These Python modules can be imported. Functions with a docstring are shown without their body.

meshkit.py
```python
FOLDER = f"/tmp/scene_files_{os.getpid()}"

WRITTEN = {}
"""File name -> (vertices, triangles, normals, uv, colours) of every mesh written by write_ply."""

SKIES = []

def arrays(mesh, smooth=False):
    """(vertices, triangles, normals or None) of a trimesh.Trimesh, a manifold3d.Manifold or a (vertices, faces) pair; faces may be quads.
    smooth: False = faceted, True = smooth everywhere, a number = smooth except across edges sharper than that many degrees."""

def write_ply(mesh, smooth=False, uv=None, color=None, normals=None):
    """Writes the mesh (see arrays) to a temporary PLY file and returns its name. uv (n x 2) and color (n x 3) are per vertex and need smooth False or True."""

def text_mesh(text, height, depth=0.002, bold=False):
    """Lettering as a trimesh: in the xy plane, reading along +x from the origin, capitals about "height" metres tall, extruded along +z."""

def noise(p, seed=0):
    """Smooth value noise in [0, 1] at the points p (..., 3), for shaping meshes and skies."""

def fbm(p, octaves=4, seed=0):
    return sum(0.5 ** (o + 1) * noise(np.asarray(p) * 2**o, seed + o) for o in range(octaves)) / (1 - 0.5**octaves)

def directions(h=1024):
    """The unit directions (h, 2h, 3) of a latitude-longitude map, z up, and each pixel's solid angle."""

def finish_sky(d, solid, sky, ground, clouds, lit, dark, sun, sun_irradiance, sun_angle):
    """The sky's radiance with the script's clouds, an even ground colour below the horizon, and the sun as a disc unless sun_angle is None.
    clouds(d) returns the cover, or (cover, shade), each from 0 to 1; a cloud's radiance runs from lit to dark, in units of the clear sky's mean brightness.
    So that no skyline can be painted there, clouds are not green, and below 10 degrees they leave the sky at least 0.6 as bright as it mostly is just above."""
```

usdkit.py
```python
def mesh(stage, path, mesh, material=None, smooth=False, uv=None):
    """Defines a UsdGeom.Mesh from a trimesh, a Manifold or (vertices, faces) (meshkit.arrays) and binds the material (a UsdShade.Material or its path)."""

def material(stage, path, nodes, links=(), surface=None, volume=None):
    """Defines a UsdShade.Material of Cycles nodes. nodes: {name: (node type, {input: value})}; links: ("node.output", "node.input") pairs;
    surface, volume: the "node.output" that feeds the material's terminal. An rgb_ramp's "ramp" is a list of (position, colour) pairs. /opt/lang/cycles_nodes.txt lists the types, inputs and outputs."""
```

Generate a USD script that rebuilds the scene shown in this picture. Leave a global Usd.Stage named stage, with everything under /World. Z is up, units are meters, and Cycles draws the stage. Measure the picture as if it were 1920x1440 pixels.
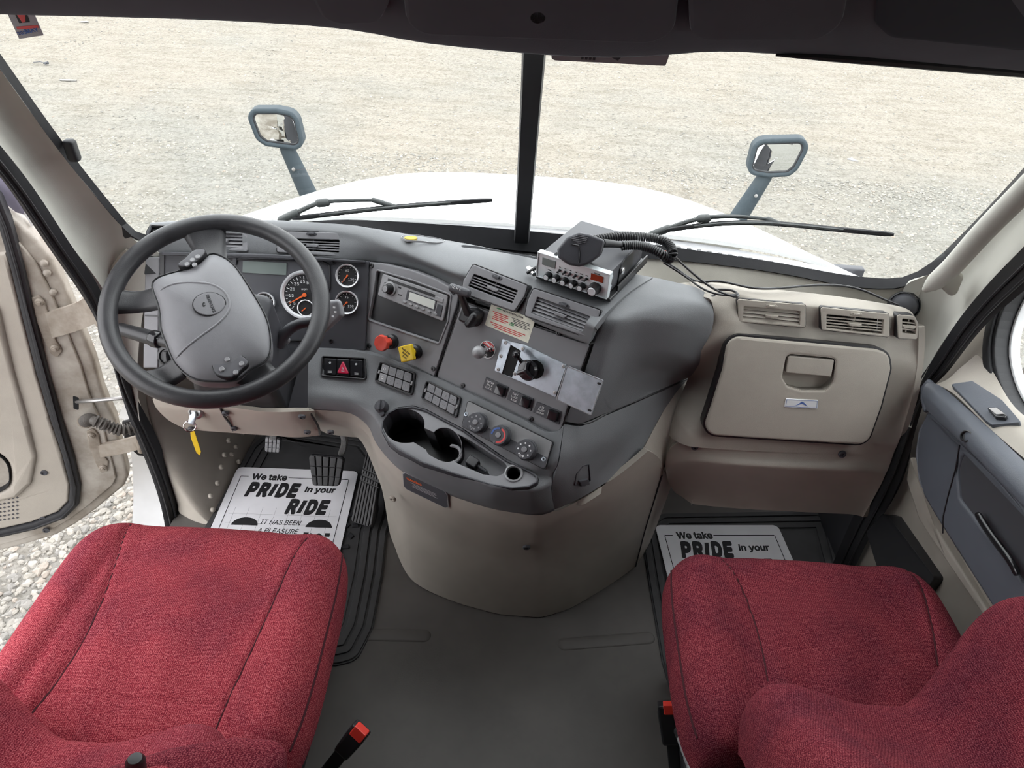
import math, random
import numpy as np, trimesh, usdkit, meshkit
import manifold3d as m3
from scipy.interpolate import PchipInterpolator, CubicSpline
from shapely.geometry import Polygon, Point, LineString, MultiPolygon, box as sbox
from shapely.ops import unary_union
from shapely import affinity
from pxr import Usd, UsdGeom, UsdLux, UsdShade, Gf, Sdf, Vt

stage = Usd.Stage.CreateInMemory()
UsdGeom.SetStageUpAxis(stage, UsdGeom.Tokens.z)
UsdGeom.SetStageMetersPerUnit(stage, 1.0)
UsdGeom.Xform.Define(stage, '/World')
UsdGeom.Scope.Define(stage, '/World/Looks')

# ------------------------------------------------------------ camera, sky, exposure
FPX, CAM, PITCH, ROLL = 1331.0, np.array([0, 0, 1.85]), math.radians(38), math.radians(3.5)
_f = np.array([0, math.cos(PITCH), -math.sin(PITCH)]); _r = np.array([1.0, 0, 0]); _u = np.cross(_r, _f)
_R = _r * math.cos(ROLL) + _u * math.sin(ROLL); _U = -_r * math.sin(ROLL) + _u * math.cos(ROLL)
CM = np.array([_R, _U, _f])
cam = UsdGeom.Camera.Define(stage, '/World/camera')
cam.CreateHorizontalApertureAttr(36.0); cam.CreateVerticalApertureAttr(27.0)
cam.CreateFocalLengthAttr(36.0 * FPX / 1920); cam.CreateClippingRangeAttr(Gf.Vec2f(0.02, 500))
cam.AddTransformOp().Set(Gf.Matrix4d(*_R, 0, *_U, 0, *(-_f), 0, *CAM, 1))
cam.CreateExposureAttr(0.52)
dome = UsdLux.DomeLight.Define(stage, '/World/overcast_sky')
dome.CreateColorAttr(Gf.Vec3f(0.97, 0.97, 1.0)); dome.CreateIntensityAttr(1.0)
sun = UsdLux.DistantLight.Define(stage, '/World/hazy_sun')
sun.CreateAngleAttr(22.0); sun.CreateIntensityAttr(0.45); sun.CreateColorAttr(Gf.Vec3f(1.0, 0.96, 0.9))
sun.AddRotateXYZOp().Set(Gf.Vec3f(38, -34, 0))

# ------------------------------------------------------------ pixel -> place in the cab
def W(px, py, **k):
    """the point of the cab seen at this pixel of the photo that lies at the given x, y or z"""
    d = np.array([(px - 960) / FPX, -(py - 720) / FPX, 1.0]) @ CM
    (a, v), = k.items(); i = 'xyz'.index(a)
    return CAM + d * ((v - CAM[i]) / d[i])
def WZ(pts): return np.array([W(a, b, z=c) for a, b, c in pts])
def WY(pts): return np.array([W(a, b, y=c) for a, b, c in pts])
def nz(v): v = np.asarray(v, float); return v / np.linalg.norm(v)

class Frame:
    """a flat face of the cab: origin o, axes u (right), v (up), n (towards the viewer's side)"""
    def __init__(s, o, n, u=(1, 0, 0)):
        s.o = np.asarray(o, float); s.n = nz(n); u = np.asarray(u, float); s.u = nz(u - s.n * (u @ s.n)); s.v = np.cross(s.n, s.u)
    @classmethod
    def fit(cls, pts, upx=None, world=False):
        X = np.asarray(pts, float) if world else WZ(pts); c = X.mean(0)
        n = np.linalg.svd(X - c)[2][2]
        if n @ (CAM - c) < 0: n = -n
        fr = cls(c, n)
        if upx is not None:
            a, b = fr.hit(*upx[0]), fr.hit(*upx[1]); fr = cls(c, n, b - a)
        return fr
    def hit(s, px, py):
        d = np.array([(px - 960) / FPX, -(py - 720) / FPX, 1.0]) @ CM
        return CAM + d * (((s.o - CAM) @ s.n) / (d @ s.n))
    def q(s, px, py): p = s.hit(px, py) - s.o; return (p @ s.u, p @ s.v)
    def qs(s, pts): return [s.q(*p) for p in pts]
    def w(s, a, b=None, h=0.0):
        if b is None: a, b = a
        return s.o + s.u * a + s.v * b + s.n * h
    def lift(s, mesh):
        m = mesh.copy() if hasattr(mesh, 'copy') else as_tm(mesh)
        m.vertices = s.o + np.outer(m.vertices[:, 0], s.u) + np.outer(m.vertices[:, 1], s.v) + np.outer(m.vertices[:, 2], s.n)
        return m
    def at(s, a, b=None, h=0.0, turn=0.0):
        c, t = math.cos(turn), math.sin(turn)
        return Frame(s.w(a, b, h), s.n, s.u * c + s.v * t)
    def up(s, h): return Frame(s.o + s.n * h, s.n, s.u)

# ------------------------------------------------------------ meshes
def as_tm(m):
    if isinstance(m, trimesh.Trimesh): return m
    if hasattr(m, 'to_mesh'):
        k = m.to_mesh(); return trimesh.Trimesh(k.vert_properties[:, :3], k.tri_verts, process=False)
    v, f, _ = meshkit.arrays(m); return trimesh.Trimesh(v, f, process=False)
def cat(*ms):
    ms = [as_tm(m) for m in (ms[0] if len(ms) == 1 and isinstance(ms[0], (list, tuple)) else ms)]
    return trimesh.util.concatenate(ms)
def to_mani(t):
    t = as_tm(t).copy(); t.merge_vertices(); t.fix_normals()
    return m3.Manifold(m3.Mesh(np.asarray(t.vertices, np.float32), np.asarray(t.faces, np.uint32)))
def curve(pts, n, closed=False, smooth=True):
    """n points evenly along the curve through pts"""
    p = np.asarray(pts, float)
    if closed: p = np.vstack([p, p[:1]])
    if len(p) == 2 or not smooth:
        d = np.r_[0, np.cumsum(np.linalg.norm(np.diff(p, axis=0), axis=1))]; t = np.linspace(0, d[-1], n + closed)
        q = np.stack([np.interp(t, d, p[:, k]) for k in range(p.shape[1])], 1)
    else:
        d = np.r_[0, np.cumsum(np.maximum(np.linalg.norm(np.diff(p, axis=0), axis=1), 1e-9) ** 0.75)]
        sp = CubicSpline(d, p, bc_type='periodic' if closed else 'natural')
        fine = sp(np.linspace(0, d[-1], 12 * len(p) + 60)); e = np.r_[0, np.cumsum(np.linalg.norm(np.diff(fine, axis=0), axis=1))]
        t = np.linspace(0, e[-1], n + closed); q = np.stack([np.interp(t, e, fine[:, k]) for k in range(p.shape[1])], 1)
    return q[:-1] if closed else q
def gridmesh(G, flip=False):
    R, C = G.shape[:2]; i = np.arange(R * C).reshape(R, C)
    q = np.stack([i[:-1, :-1], i[:-1, 1:], i[1:, 1:], i[1:, :-1]], -1).reshape(-1, 4)
    if flip: q = q[:, ::-1]
    return trimesh.Trimesh(G.reshape(-1, 3), np.vstack([q[:, [0, 1, 2]], q[:, [0, 2, 3]]]), process=False)
def dense(G, n, m, rs=True, cs=True):
    """a control grid [rows][cols][3] made n rows x m columns, smooth (pchip) or straight along each way"""
    G = np.asarray(G, float); R, C = G.shape[:2]
    f = lambda k, s: (lambda A, t: (PchipInterpolator(np.arange(k), A, axis=0)(t) if s and k > 2 else np.stack([np.interp(t, np.arange(k), A[:, j]) for j in range(A.shape[1])], 1)))
    H = f(R, rs)(G.reshape(R, -1), np.linspace(0, R - 1, n)).reshape(n, C, 3)
    return f(C, cs)(H.transpose(1, 0, 2).reshape(C, -1), np.linspace(0, C - 1, m)).reshape(m, n, 3).transpose(1, 0, 2)
def gnormals(G):
    a = np.gradient(G, axis=0); b = np.gradient(G, axis=1); n = np.cross(b, a); return n / np.maximum(np.linalg.norm(n, axis=2, keepdims=True), 1e-9)
def shell(G, t=0.008, n=None, m=None, rs=True, cs=True, face=None):
    """a sheet of thickness t whose seen face is the surface G (the seen side turned to face, default the camera)"""
    if n: G = dense(G, n, m, rs, cs)
    N = gnormals(G); c = G.reshape(-1, 3).mean(0); to = (CAM if face is None else np.asarray(face, float))
    s = np.sign((N * (to - G)).sum(2).sum()) or 1.0
    B = G - N * s * t
    R, C = G.shape[:2]; i = np.arange(R * C).reshape(R, C); j = i + R * C
    q = [np.stack([i[:-1, :-1], i[:-1, 1:], i[1:, 1:], i[1:, :-1]], -1).reshape(-1, 4), np.stack([j[:-1, :-1], j[1:, :-1], j[1:, 1:], j[:-1, 1:]], -1).reshape(-1, 4)]
    ring = np.r_[i[0, :], i[1:, -1], i[-1, -2::-1], i[-2:0:-1, 0]]; nx = np.roll(ring, -1)
    q.append(np.stack([nx, ring, ring + R * C, nx + R * C], -1))
    q = np.vstack(q)
    if s > 0: pass
    m_ = trimesh.Trimesh(np.vstack([G.reshape(-1, 3), B.reshape(-1, 3)]), np.vstack([q[:, [0, 1, 2]], q[:, [0, 2, 3]]]), process=False)
    # turn faces outwards: the first sheet's normals must point along s*N
    fn = np.cross(m_.vertices[m_.faces[0, 1]] - m_.vertices[m_.faces[0, 0]], m_.vertices[m_.faces[0, 2]] - m_.vertices[m_.faces[0, 0]])
    if fn @ (N[0, 0] * s) < 0: m_.faces = m_.faces[:, ::-1]
    return m_
def tube(path, r, n=10, caps=True, closed=False, flat=1.0):
    P = np.asarray(path, float); k = len(P); r = np.broadcast_to(np.asarray(r, float), k)
    T = np.gradient(P, axis=0) if not closed else np.roll(P, -1, 0) - np.roll(P, 1, 0)
    T /= np.maximum(np.linalg.norm(T, axis=1, keepdims=True), 1e-9)
    a = np.array([0, 0, 1.0]) if abs(T[0, 2]) < 0.9 else np.array([1.0, 0, 0]); A = []
    for t in T:
        a = a - t * (a @ t); a = nz(a); A.append(a)
    A = np.array(A); B = np.cross(T, A); th = np.arange(n) * 2 * math.pi / n
    V = P[:, None] + r[:, None, None] * (np.cos(th)[None, :, None] * A[:, None] * flat + np.sin(th)[None, :, None] * B[:, None])
    i = np.arange(k * n).reshape(k, n); F = []
    rows = [(a, a + 1) for a in range(k - 1)] + ([(k - 1, 0)] if closed else [])
    for a_, b_ in rows:
        x, y = i[a_], i[b_]; F += [np.stack([x, np.roll(x, -1), np.roll(y, -1)], 1), np.stack([x, np.roll(y, -1), y], 1)]
    V = V.reshape(-1, 3)
    if caps and not closed:
        V = np.vstack([V, P[0], P[-1]]); c0, c1 = len(V) - 2, len(V) - 1
        F += [np.stack([np.roll(i[0], -1), i[0], np.full(n, c0)], 1), np.stack([i[-1], np.roll(i[-1], -1), np.full(n, c1)], 1)]
    return trimesh.Trimesh(V, np.vstack(F), process=False)
def lathe(prof, fr=None, n=32):
    """profile of (radius, height) turned about the frame's normal"""
    prof = np.asarray(prof, float); k = len(prof); th = np.arange(n) * 2 * math.pi / n
    V = np.stack([prof[:, 0, None] * np.cos(th), prof[:, 0, None] * np.sin(th), np.repeat(prof[:, 1, None], n, 1)], -1).reshape(-1, 3)
    i = np.arange(k * n).reshape(k, n); F = []
    for a in range(k - 1):
        x, y = i[a], i[a + 1]; F += [np.stack([x, np.roll(x, -1), np.roll(y, -1)], 1), np.stack([x, np.roll(y, -1), y], 1)]
    m = trimesh.Trimesh(V, np.vstack(F), process=True); m.update_faces(m.nondegenerate_faces())
    return fr.lift(m) if fr is not None else m
def rpoly(pts, r=0.004, k=4):
    p = pts if isinstance(pts, Polygon) else Polygon(pts)
    if r <= 0: return p
    q = p.buffer(-r, join_style=2)
    return q.buffer(r, quad_segs=k) if not q.is_empty and q.geom_type == 'Polygon' else p.buffer(-r * .3, join_style=2).buffer(r * .3, quad_segs=k)
def _ring(c, off):
    c = np.asarray(c)[:-1]; e = np.roll(c, -1, 0) - c; L = np.maximum(np.linalg.norm(e, axis=1, keepdims=True), 1e-12); e = e / L
    nn = np.stack([-e[:, 1], e[:, 0]], 1); m = nn + np.roll(nn, 1, 0); d = np.maximum((m * nn).sum(1, keepdims=True), 0.35); return c + m / d * off
def bprism(poly, h0, h1, b=0.0, fr=None, bottom=False):
    """polygon (uv) raised from h0 to h1 with its top edge rounded by b"""
    if isinstance(poly, MultiPolygon): return cat([bprism(g, h0, h1, b, fr, bottom) for g in poly.geoms])
    from shapely.geometry.polygon import orient
    poly = orient(poly if isinstance(poly, Polygon) else Polygon(poly))
    lev = [(0, h0), (0, h1)] if b <= 0 else [(0, h0), (0, h1 - b), (0.3 * b, h1 - 0.3 * b), (b, h1)]
    V, F, n0 = [], [], 0; tops = []
    for ring in [poly.exterior] + list(poly.interiors):
        c = np.array(ring.coords)[:, :2]; rows = [np.c_[_ring(c, o), np.full(len(c) - 1, h)] for o, h in lev]; k = len(c) - 1
        i = n0 + np.arange(len(lev) * k).reshape(len(lev), k); V.append(np.vstack(rows)); n0 += len(lev) * k
        for a in range(len(lev) - 1):
            x, y = i[a], i[a + 1]; F += [np.stack([x, np.roll(x, -1), np.roll(y, -1)], 1), np.stack([x, np.roll(y, -1), y], 1)]
        tops.append((rows[-1], i[-1], i[0]))
    pts = np.vstack([t[0][:, :2] for t in tops]); ends = np.cumsum([len(t[0]) for t in tops]).astype(np.uint32)
    import mapbox_earcut
    tri = np.asarray(mapbox_earcut.triangulate_float64(pts, ends)).reshape(-1, 3)
    a, b_, c_ = pts[tri[:, 0]], pts[tri[:, 1]], pts[tri[:, 2]]
    neg = ((b_ - a)[:, 0] * (c_ - a)[:, 1] - (b_ - a)[:, 1] * (c_ - a)[:, 0]) < 0; tri[neg] = tri[neg][:, ::-1]
    F.append(np.concatenate([t[1] for t in tops])[tri])
    F.append(np.concatenate([t[2] for t in tops])[tri][:, ::-1])
    m = trimesh.Trimesh(np.vstack(V), np.vstack(F), process=False)
    return fr.lift(m) if fr is not None else m
def pxpoly(fr, pts, r=0.004, k=4): return rpoly(fr.qs(pts), r, k)
def rect(cx, cy, w, h, a=0.0): return affinity.rotate(sbox(cx - w / 2, cy - h / 2, cx + w / 2, cy + h / 2), math.degrees(a), origin=(cx, cy))
def rbox(size, r=0.004, c=(0, 0, 0), seg=8):
    sx, sy, sz = [max(s / 2 - r, 1e-4) for s in size]; sp = m3.Manifold.sphere(r, seg)
    m = m3.Manifold.batch_hull([sp.translate((x * sx, y * sy, z * sz)) for x in (-1, 1) for y in (-1, 1) for z in (-1, 1)])
    m = as_tm(m); m.apply_translation(c); return m
def hull(pts, r=0.0, seg=10):
    if r is not None and np.ndim(r) == 0 and r == 0: return trimesh.convex.convex_hull(np.asarray(pts))
    rr = np.broadcast_to(np.asarray(r, float), len(pts))
    return as_tm(m3.Manifold.batch_hull([m3.Manifold.sphere(float(q), seg).translate(tuple(map(float, p))) for p, q in zip(pts, rr)]))
def sph(c, r, sub=3, scale=(1, 1, 1)):
    m = trimesh.creation.icosphere(sub, r); m.apply_scale(scale) if np.ndim(scale) else None; m.apply_translation(c); return m
def text(s, h, fr, a, b, depth=0.0006, bold=False, turn=0.0, shear=0.0, center=True, width=None, lift=0.0002):
    t = meshkit.text_mesh(s, h, depth, bold); v = t.vertices.copy()
    v[:, 0] += v[:, 1] * shear
    if width: v[:, 0] *= width / (v[:, 0].max() - v[:, 0].min())
    if center: v[:, 0] -= (v[:, 0].max() + v[:, 0].min()) / 2; v[:, 1] -= h / 2
    t.vertices = v; return fr.at(a, b, lift, turn).lift(t)
def screw(fr, a, b, r=0.006, h=0.0):
    """a small round-headed screw with a star recess"""
    prof = [(r * 1.0, h - 0.002), (r, h + r * .25), (r * .85, h + r * .45), (r * .42, h + r * .5), (r * .34, h + r * .1), (0, h + r * .05)]
    return lathe(prof, fr.at(a, b), 14)

# ------------------------------------------------------------ scene objects
class Thing:
    def __init__(s, name, label, category=None, group=None, kind=None):
        s.name, s.label, s.cat, s.group, s.kind, s.parts, s.solo = name, label, category, group, kind, [], None
    def part(s, name, mesh, mat, parent=None, label=None, smooth=35, kind=None, uv=None):
        s.parts.append([name, as_tm(mesh), mat, parent, label, smooth, kind, uv]); return len(s.parts) - 1
    def done(s):
        lo = np.min([p[1].vertices.min(0) for p in s.parts], 0); hi = np.max([p[1].vertices.max(0) for p in s.parts], 0)
        loc = np.array([(lo[0] + hi[0]) / 2, (lo[1] + hi[1]) / 2, lo[2]])
        path = free('/World', s.name); x = UsdGeom.Xform.Define(stage, path); x.AddTranslateOp().Set(Gf.Vec3d(*map(float, loc)))
        keys(x.GetPrim(), s.label, s.cat, s.group, s.kind); paths = []
        for name, mesh, mat, parent, label, smooth, kind, uv in s.parts:
            p = free(path if parent is None else paths[parent], name); paths.append(p)
            mm = mesh.copy(); mm.vertices = mm.vertices - loc
            o = usdkit.mesh(stage, p, mm, M[mat], smooth, uv)
            keys(o.GetPrim(), label, None, None, kind)
        return x
_names = {}
def free(base, name):
    k = (base, name); n = _names.get(k, -1) + 1; _names[k] = n
    return f'{base}/{name}' if n == 0 else f'{base}/{name}_{n:03d}'
def keys(p, label=None, category=None, group=None, kind=None):
    for k, v in (('label', label), ('category', category), ('group', group), ('kind', kind)):
        if v: p.SetCustomDataByKey(k, v)
def solo(name, mesh, mat, label, category=None, group=None, kind=None, smooth=35):
    m = as_tm(mesh); lo, hi = m.vertices.min(0), m.vertices.max(0); loc = np.array([(lo[0] + hi[0]) / 2, (lo[1] + hi[1]) / 2, lo[2]])
    mm = m.copy(); mm.vertices = mm.vertices - loc
    o = usdkit.mesh(stage, free('/World', name), mm, M[mat], smooth); o.AddTranslateOp().Set(Gf.Vec3d(*map(float, loc)))
    keys(o.GetPrim(), label, category, group, kind); return o

# ------------------------------------------------------------ materials
M = {}
def mat(name, nodes, links=(), surface='p.BSDF', volume=None):
    M[name] = usdkit.material(stage, '/World/Looks/' + name, nodes, links, surface, volume)
def plain(name, col, rough=0.5, metal=0.0, spec=0.5, grain=0.0, gscale=900, var=0.0, vscale=6, col2=None, **kw):
    """principled plastic/metal/cloth with optional fine grain relief and large soft colour variation (dirt, wear)"""
    nodes = {'p': ('principled_bsdf', {'base_color': col, 'roughness': rough, 'metallic': metal, 'specular_ior_level': spec, **kw}), 'g': ('geometry', {})}; links = []
    if grain:
        nodes['n'] = ('noise_texture', {'scale': gscale, 'detail': 3.0}); nodes['b'] = ('bump', {'strength': grain, 'distance': 0.001})
        links += [('g.position', 'n.vector'), ('n.fac', 'b.height'), ('b.normal', 'p.normal')]
    if var or col2:
        c2 = col2 or tuple(c * (1 - var) for c in col)
        nodes['n2'] = ('noise_texture', {'scale': vscale, 'detail': 6.0, 'roughness': 0.62}); nodes['r'] = ('rgb_ramp', {'ramp': [(0.36, c2), (0.62, col)]})
        links += [('g.position', 'n2.vector'), ('n2.fac', 'r.fac'), ('r.color', 'p.base_color')]
    mat(name, nodes, links)
ROOF_BACK = -1.6   # end of the sleeper behind the photographer
plain('grey_plastic', (0.152, 0.158, 0.166), 0.5, grain=0.35, gscale=700, var=0.1)
plain('grey_panel', (0.200, 0.200, 0.212), 0.48, grain=0.2, gscale=1100, var=0.08)
plain('charcoal_plastic', (0.058, 0.059, 0.068), 0.5, grain=0.2, gscale=900, var=0.12)
plain('black_plastic', (0.016, 0.016, 0.018), 0.38)
plain('black_gloss', (0.012, 0.012, 0.014), 0.15)
plain('black_void', (0.004, 0.004, 0.005), 0.8)
plain('black_rubber', (0.018, 0.018, 0.021), 0.55, grain=0.15, gscale=300, var=0.25, vscale=14)
plain('mat_rubber', (0.05, 0.05, 0.052), 0.6, grain=0.2, gscale=300, var=0.2, vscale=14)
plain('tan_plastic', (0.40, 0.365, 0.315), 0.55, grain=0.25, gscale=800, var=0.1)
plain('tan_cowl', (0.37, 0.35, 0.305), 0.6, grain=0.2, gscale=800, var=0.1)
plain('pillar_vinyl', (0.50, 0.49, 0.445), 0.7, grain=0.2, gscale=900, var=0.06)
plain('door_blue_grey', (0.095, 0.105, 0.125), 0.5, grain=0.3, gscale=600, var=0.1)
plain('headliner', (0.125, 0.13, 0.155), 0.9, grain=0.25, gscale=500, var=0.1)
plain('headliner_dark', (0.05, 0.055, 0.07), 0.9)
plain('floor_vinyl', (0.115, 0.106, 0.098), 0.55, grain=0.25, gscale=260, col2=(0.085, 0.078, 0.073), vscale=3)
plain('chrome', (0.8, 0.8, 0.82), 0.12, 1.0)
plain('steel', (0.52, 0.58, 0.64), 0.34, 0.55, var=0.25, vscale=30)
plain('dull_steel', (0.42, 0.41, 0.40), 0.45, 1.0, var=0.3, vscale=25)
plain('cream_paint', (0.42, 0.39, 0.345), 0.5, col2=(0.22, 0.19, 0.155), vscale=7)
plain('white_paint', (0.80, 0.80, 0.79), 0.22, var=0.05, vscale=4, coat_weight=0.5)
plain('white_panel', (0.72, 0.73, 0.74), 0.4, var=0.08, vscale=6)
plain('white_print', (0.75, 0.75, 0.76), 0.6)
plain('grey_print', (0.30, 0.30, 0.31), 0.6)
plain('red_print', (0.60, 0.07, 0.07), 0.6)
plain('green_print', (0.10, 0.35, 0.15), 0.6)
plain('black_print', (0.012, 0.012, 0.014), 0.7)
plain('paper', (0.80, 0.80, 0.83), 0.75, grain=0.1, gscale=120, var=0.05, vscale=10)
plain('red_plastic', (0.68, 0.075, 0.05), 0.4, var=0.15, vscale=60)
plain('orange_plastic', (0.85, 0.15, 0.03), 0.45)
plain('button_red', (0.70, 0.045, 0.03), 0.4)
plain('sleeper_lining', (0.10, 0.097, 0.09), 0.9)
plain('yellow_plastic', (0.80, 0.55, 0.02), 0.45, var=0.12, vscale=60)
plain('crimson_plastic', (0.42, 0.012, 0.05), 0.35)
plain('label_cream', (0.80, 0.79, 0.66), 0.6, var=0.1, vscale=80)
plain('mirror_shell', (0.048, 0.062, 0.072), 0.6, spec=0.2, var=0.1)
plain('mirror_glass', (0.86, 0.88, 0.88), 0.01, 1.0)
plain('lcd_green', (0.16, 0.19, 0.18), 0.25)
plain('lcd_pale', (0.62, 0.64, 0.60), 0.3)
plain('lcd_red', (0.25, 0.035, 0.012), 0.2)
plain('blue_print', (0.06, 0.12, 0.35), 0.6)
plain('foam_yellow', (0.42, 0.32, 0.06), 0.9)
plain('silver_plastic', (0.30, 0.30, 0.31), 0.38, 0.1, var=0.15, vscale=60)
plain('copper_red', (0.55, 0.12, 0.07), 0.5)
plain('wheel_leather', (0.024, 0.024, 0.027), 0.42, grain=0.3, gscale=500, col2=(0.036, 0.036, 0.039), vscale=14)
plain('chrome_brushed', (0.66, 0.71, 0.73), 0.35, 0.25)
plain('pod_grey', (0.11, 0.11, 0.12), 0.45)
plain('bezel_bright', (0.82, 0.83, 0.86), 0.25, 0.35)
plain('seam_thread', (0.045, 0.005, 0.010), 0.9)
plain('dull_cream', (0.31, 0.275, 0.23), 0.5, col2=(0.20, 0.165, 0.13), vscale=18)
plain('hose_rubber', (0.075, 0.068, 0.06), 0.6)
plain('lilac_glass', (0.24, 0.23, 0.30), 0.2)
plain('wiper_grey', (0.06, 0.065, 0.065), 0.55)
plain('sticker_grey', (0.30, 0.28, 0.30), 0.6)
plain('mid_grey', (0.23, 0.23, 0.235), 0.45, var=0.1)
# ------------------------------------------------------------ materials with their own pattern
def fabric(name, cols, stain, tilt=0.6):
    mat(name, {'g': ('geometry', {}),
        'w1': ('wave_texture', {'scale': 88.0, 'distortion': 1.5, 'detail': 2.0, 'detail_scale': 3.0}),
        'mq': ('mapping', {'rotation': (0, tilt, 0)}), 'mp': ('mapping', {'rotation': (0, tilt, 1.5708)}), 'w2': ('wave_texture', {'scale': 110.0, 'distortion': 1.5, 'detail': 2.0, 'detail_scale': 3.0}),
        'm': ('math', {'math_type': 'multiply'}), 'ns': ('noise_texture', {'scale': 520.0, 'detail': 2.0, 'roughness': 0.7}), 'mm': ('math', {'math_type': 'multiply_add', 'value2': 0.17}),
        'r': ('rgb_ramp', {'ramp': cols}),
        'big': ('noise_texture', {'scale': 5.0, 'detail': 7.0, 'roughness': 0.62, 'distortion': 0.4}), 'rb': ('rgb_ramp', {'ramp': [(0.34, stain), (0.56, (1, 1, 1))]}),
        'mx': ('mix', {'mix_type': 'multiply', 'fac': 1.0}), 'b': ('bump', {'strength': 0.25, 'distance': 0.0009}),
        'p': ('principled_bsdf', {'roughness': 0.95, 'specular_ior_level': 0.08})},
        [('g.position', 'mq.vector'), ('mq.vector', 'w1.vector'), ('g.position', 'mp.vector'), ('mp.vector', 'w2.vector'), ('w1.fac', 'm.value1'), ('w2.fac', 'm.value2'), ('g.position', 'ns.vector'),
         ('m.value', 'mm.value1'), ('ns.fac', 'mm.value3'), ('mm.value', 'r.fac'),
         ('g.position', 'big.vector'), ('big.fac', 'rb.fac'), ('r.color', 'mx.color1'), ('rb.color', 'mx.color2'), ('mx.color', 'p.base_color'),
         ('mm.value', 'b.height'), ('b.normal', 'p.normal')])
fabric('red_weave', [(0.38, (0.11, 0.009, 0.018)), (0.54, (0.27, 0.027, 0.042)), (0.68, (0.50, 0.14, 0.15))], (0.66, 0.72, 0.80), -0.35)
fabric('dark_red_weave', [(0.38, (0.06, 0.007, 0.014)), (0.54, (0.16, 0.017, 0.029)), (0.68, (0.33, 0.09, 0.10))], (0.62, 0.68, 0.78))
mat('pane', {'t': ('transparent_bsdf', {'color': (0.95, 0.97, 0.96)}), 'gl': ('glossy_bsdf', {'roughness': 0.02}), 'f': ('fresnel', {'IOR': 1.3}), 'ge': ('geometry', {}), 'inv': ('math', {'math_type': 'subtract', 'value1': 1.0}), 'mu': ('math', {'math_type': 'multiply'}), 'm': ('mix_closure', {})},
    [('ge.backfacing', 'inv.value2'), ('f.fac', 'mu.value1'), ('inv.value', 'mu.value2'), ('mu.value', 'm.fac'), ('t.BSDF', 'm.closure1'), ('gl.BSDF', 'm.closure2')], 'm.closure')
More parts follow.
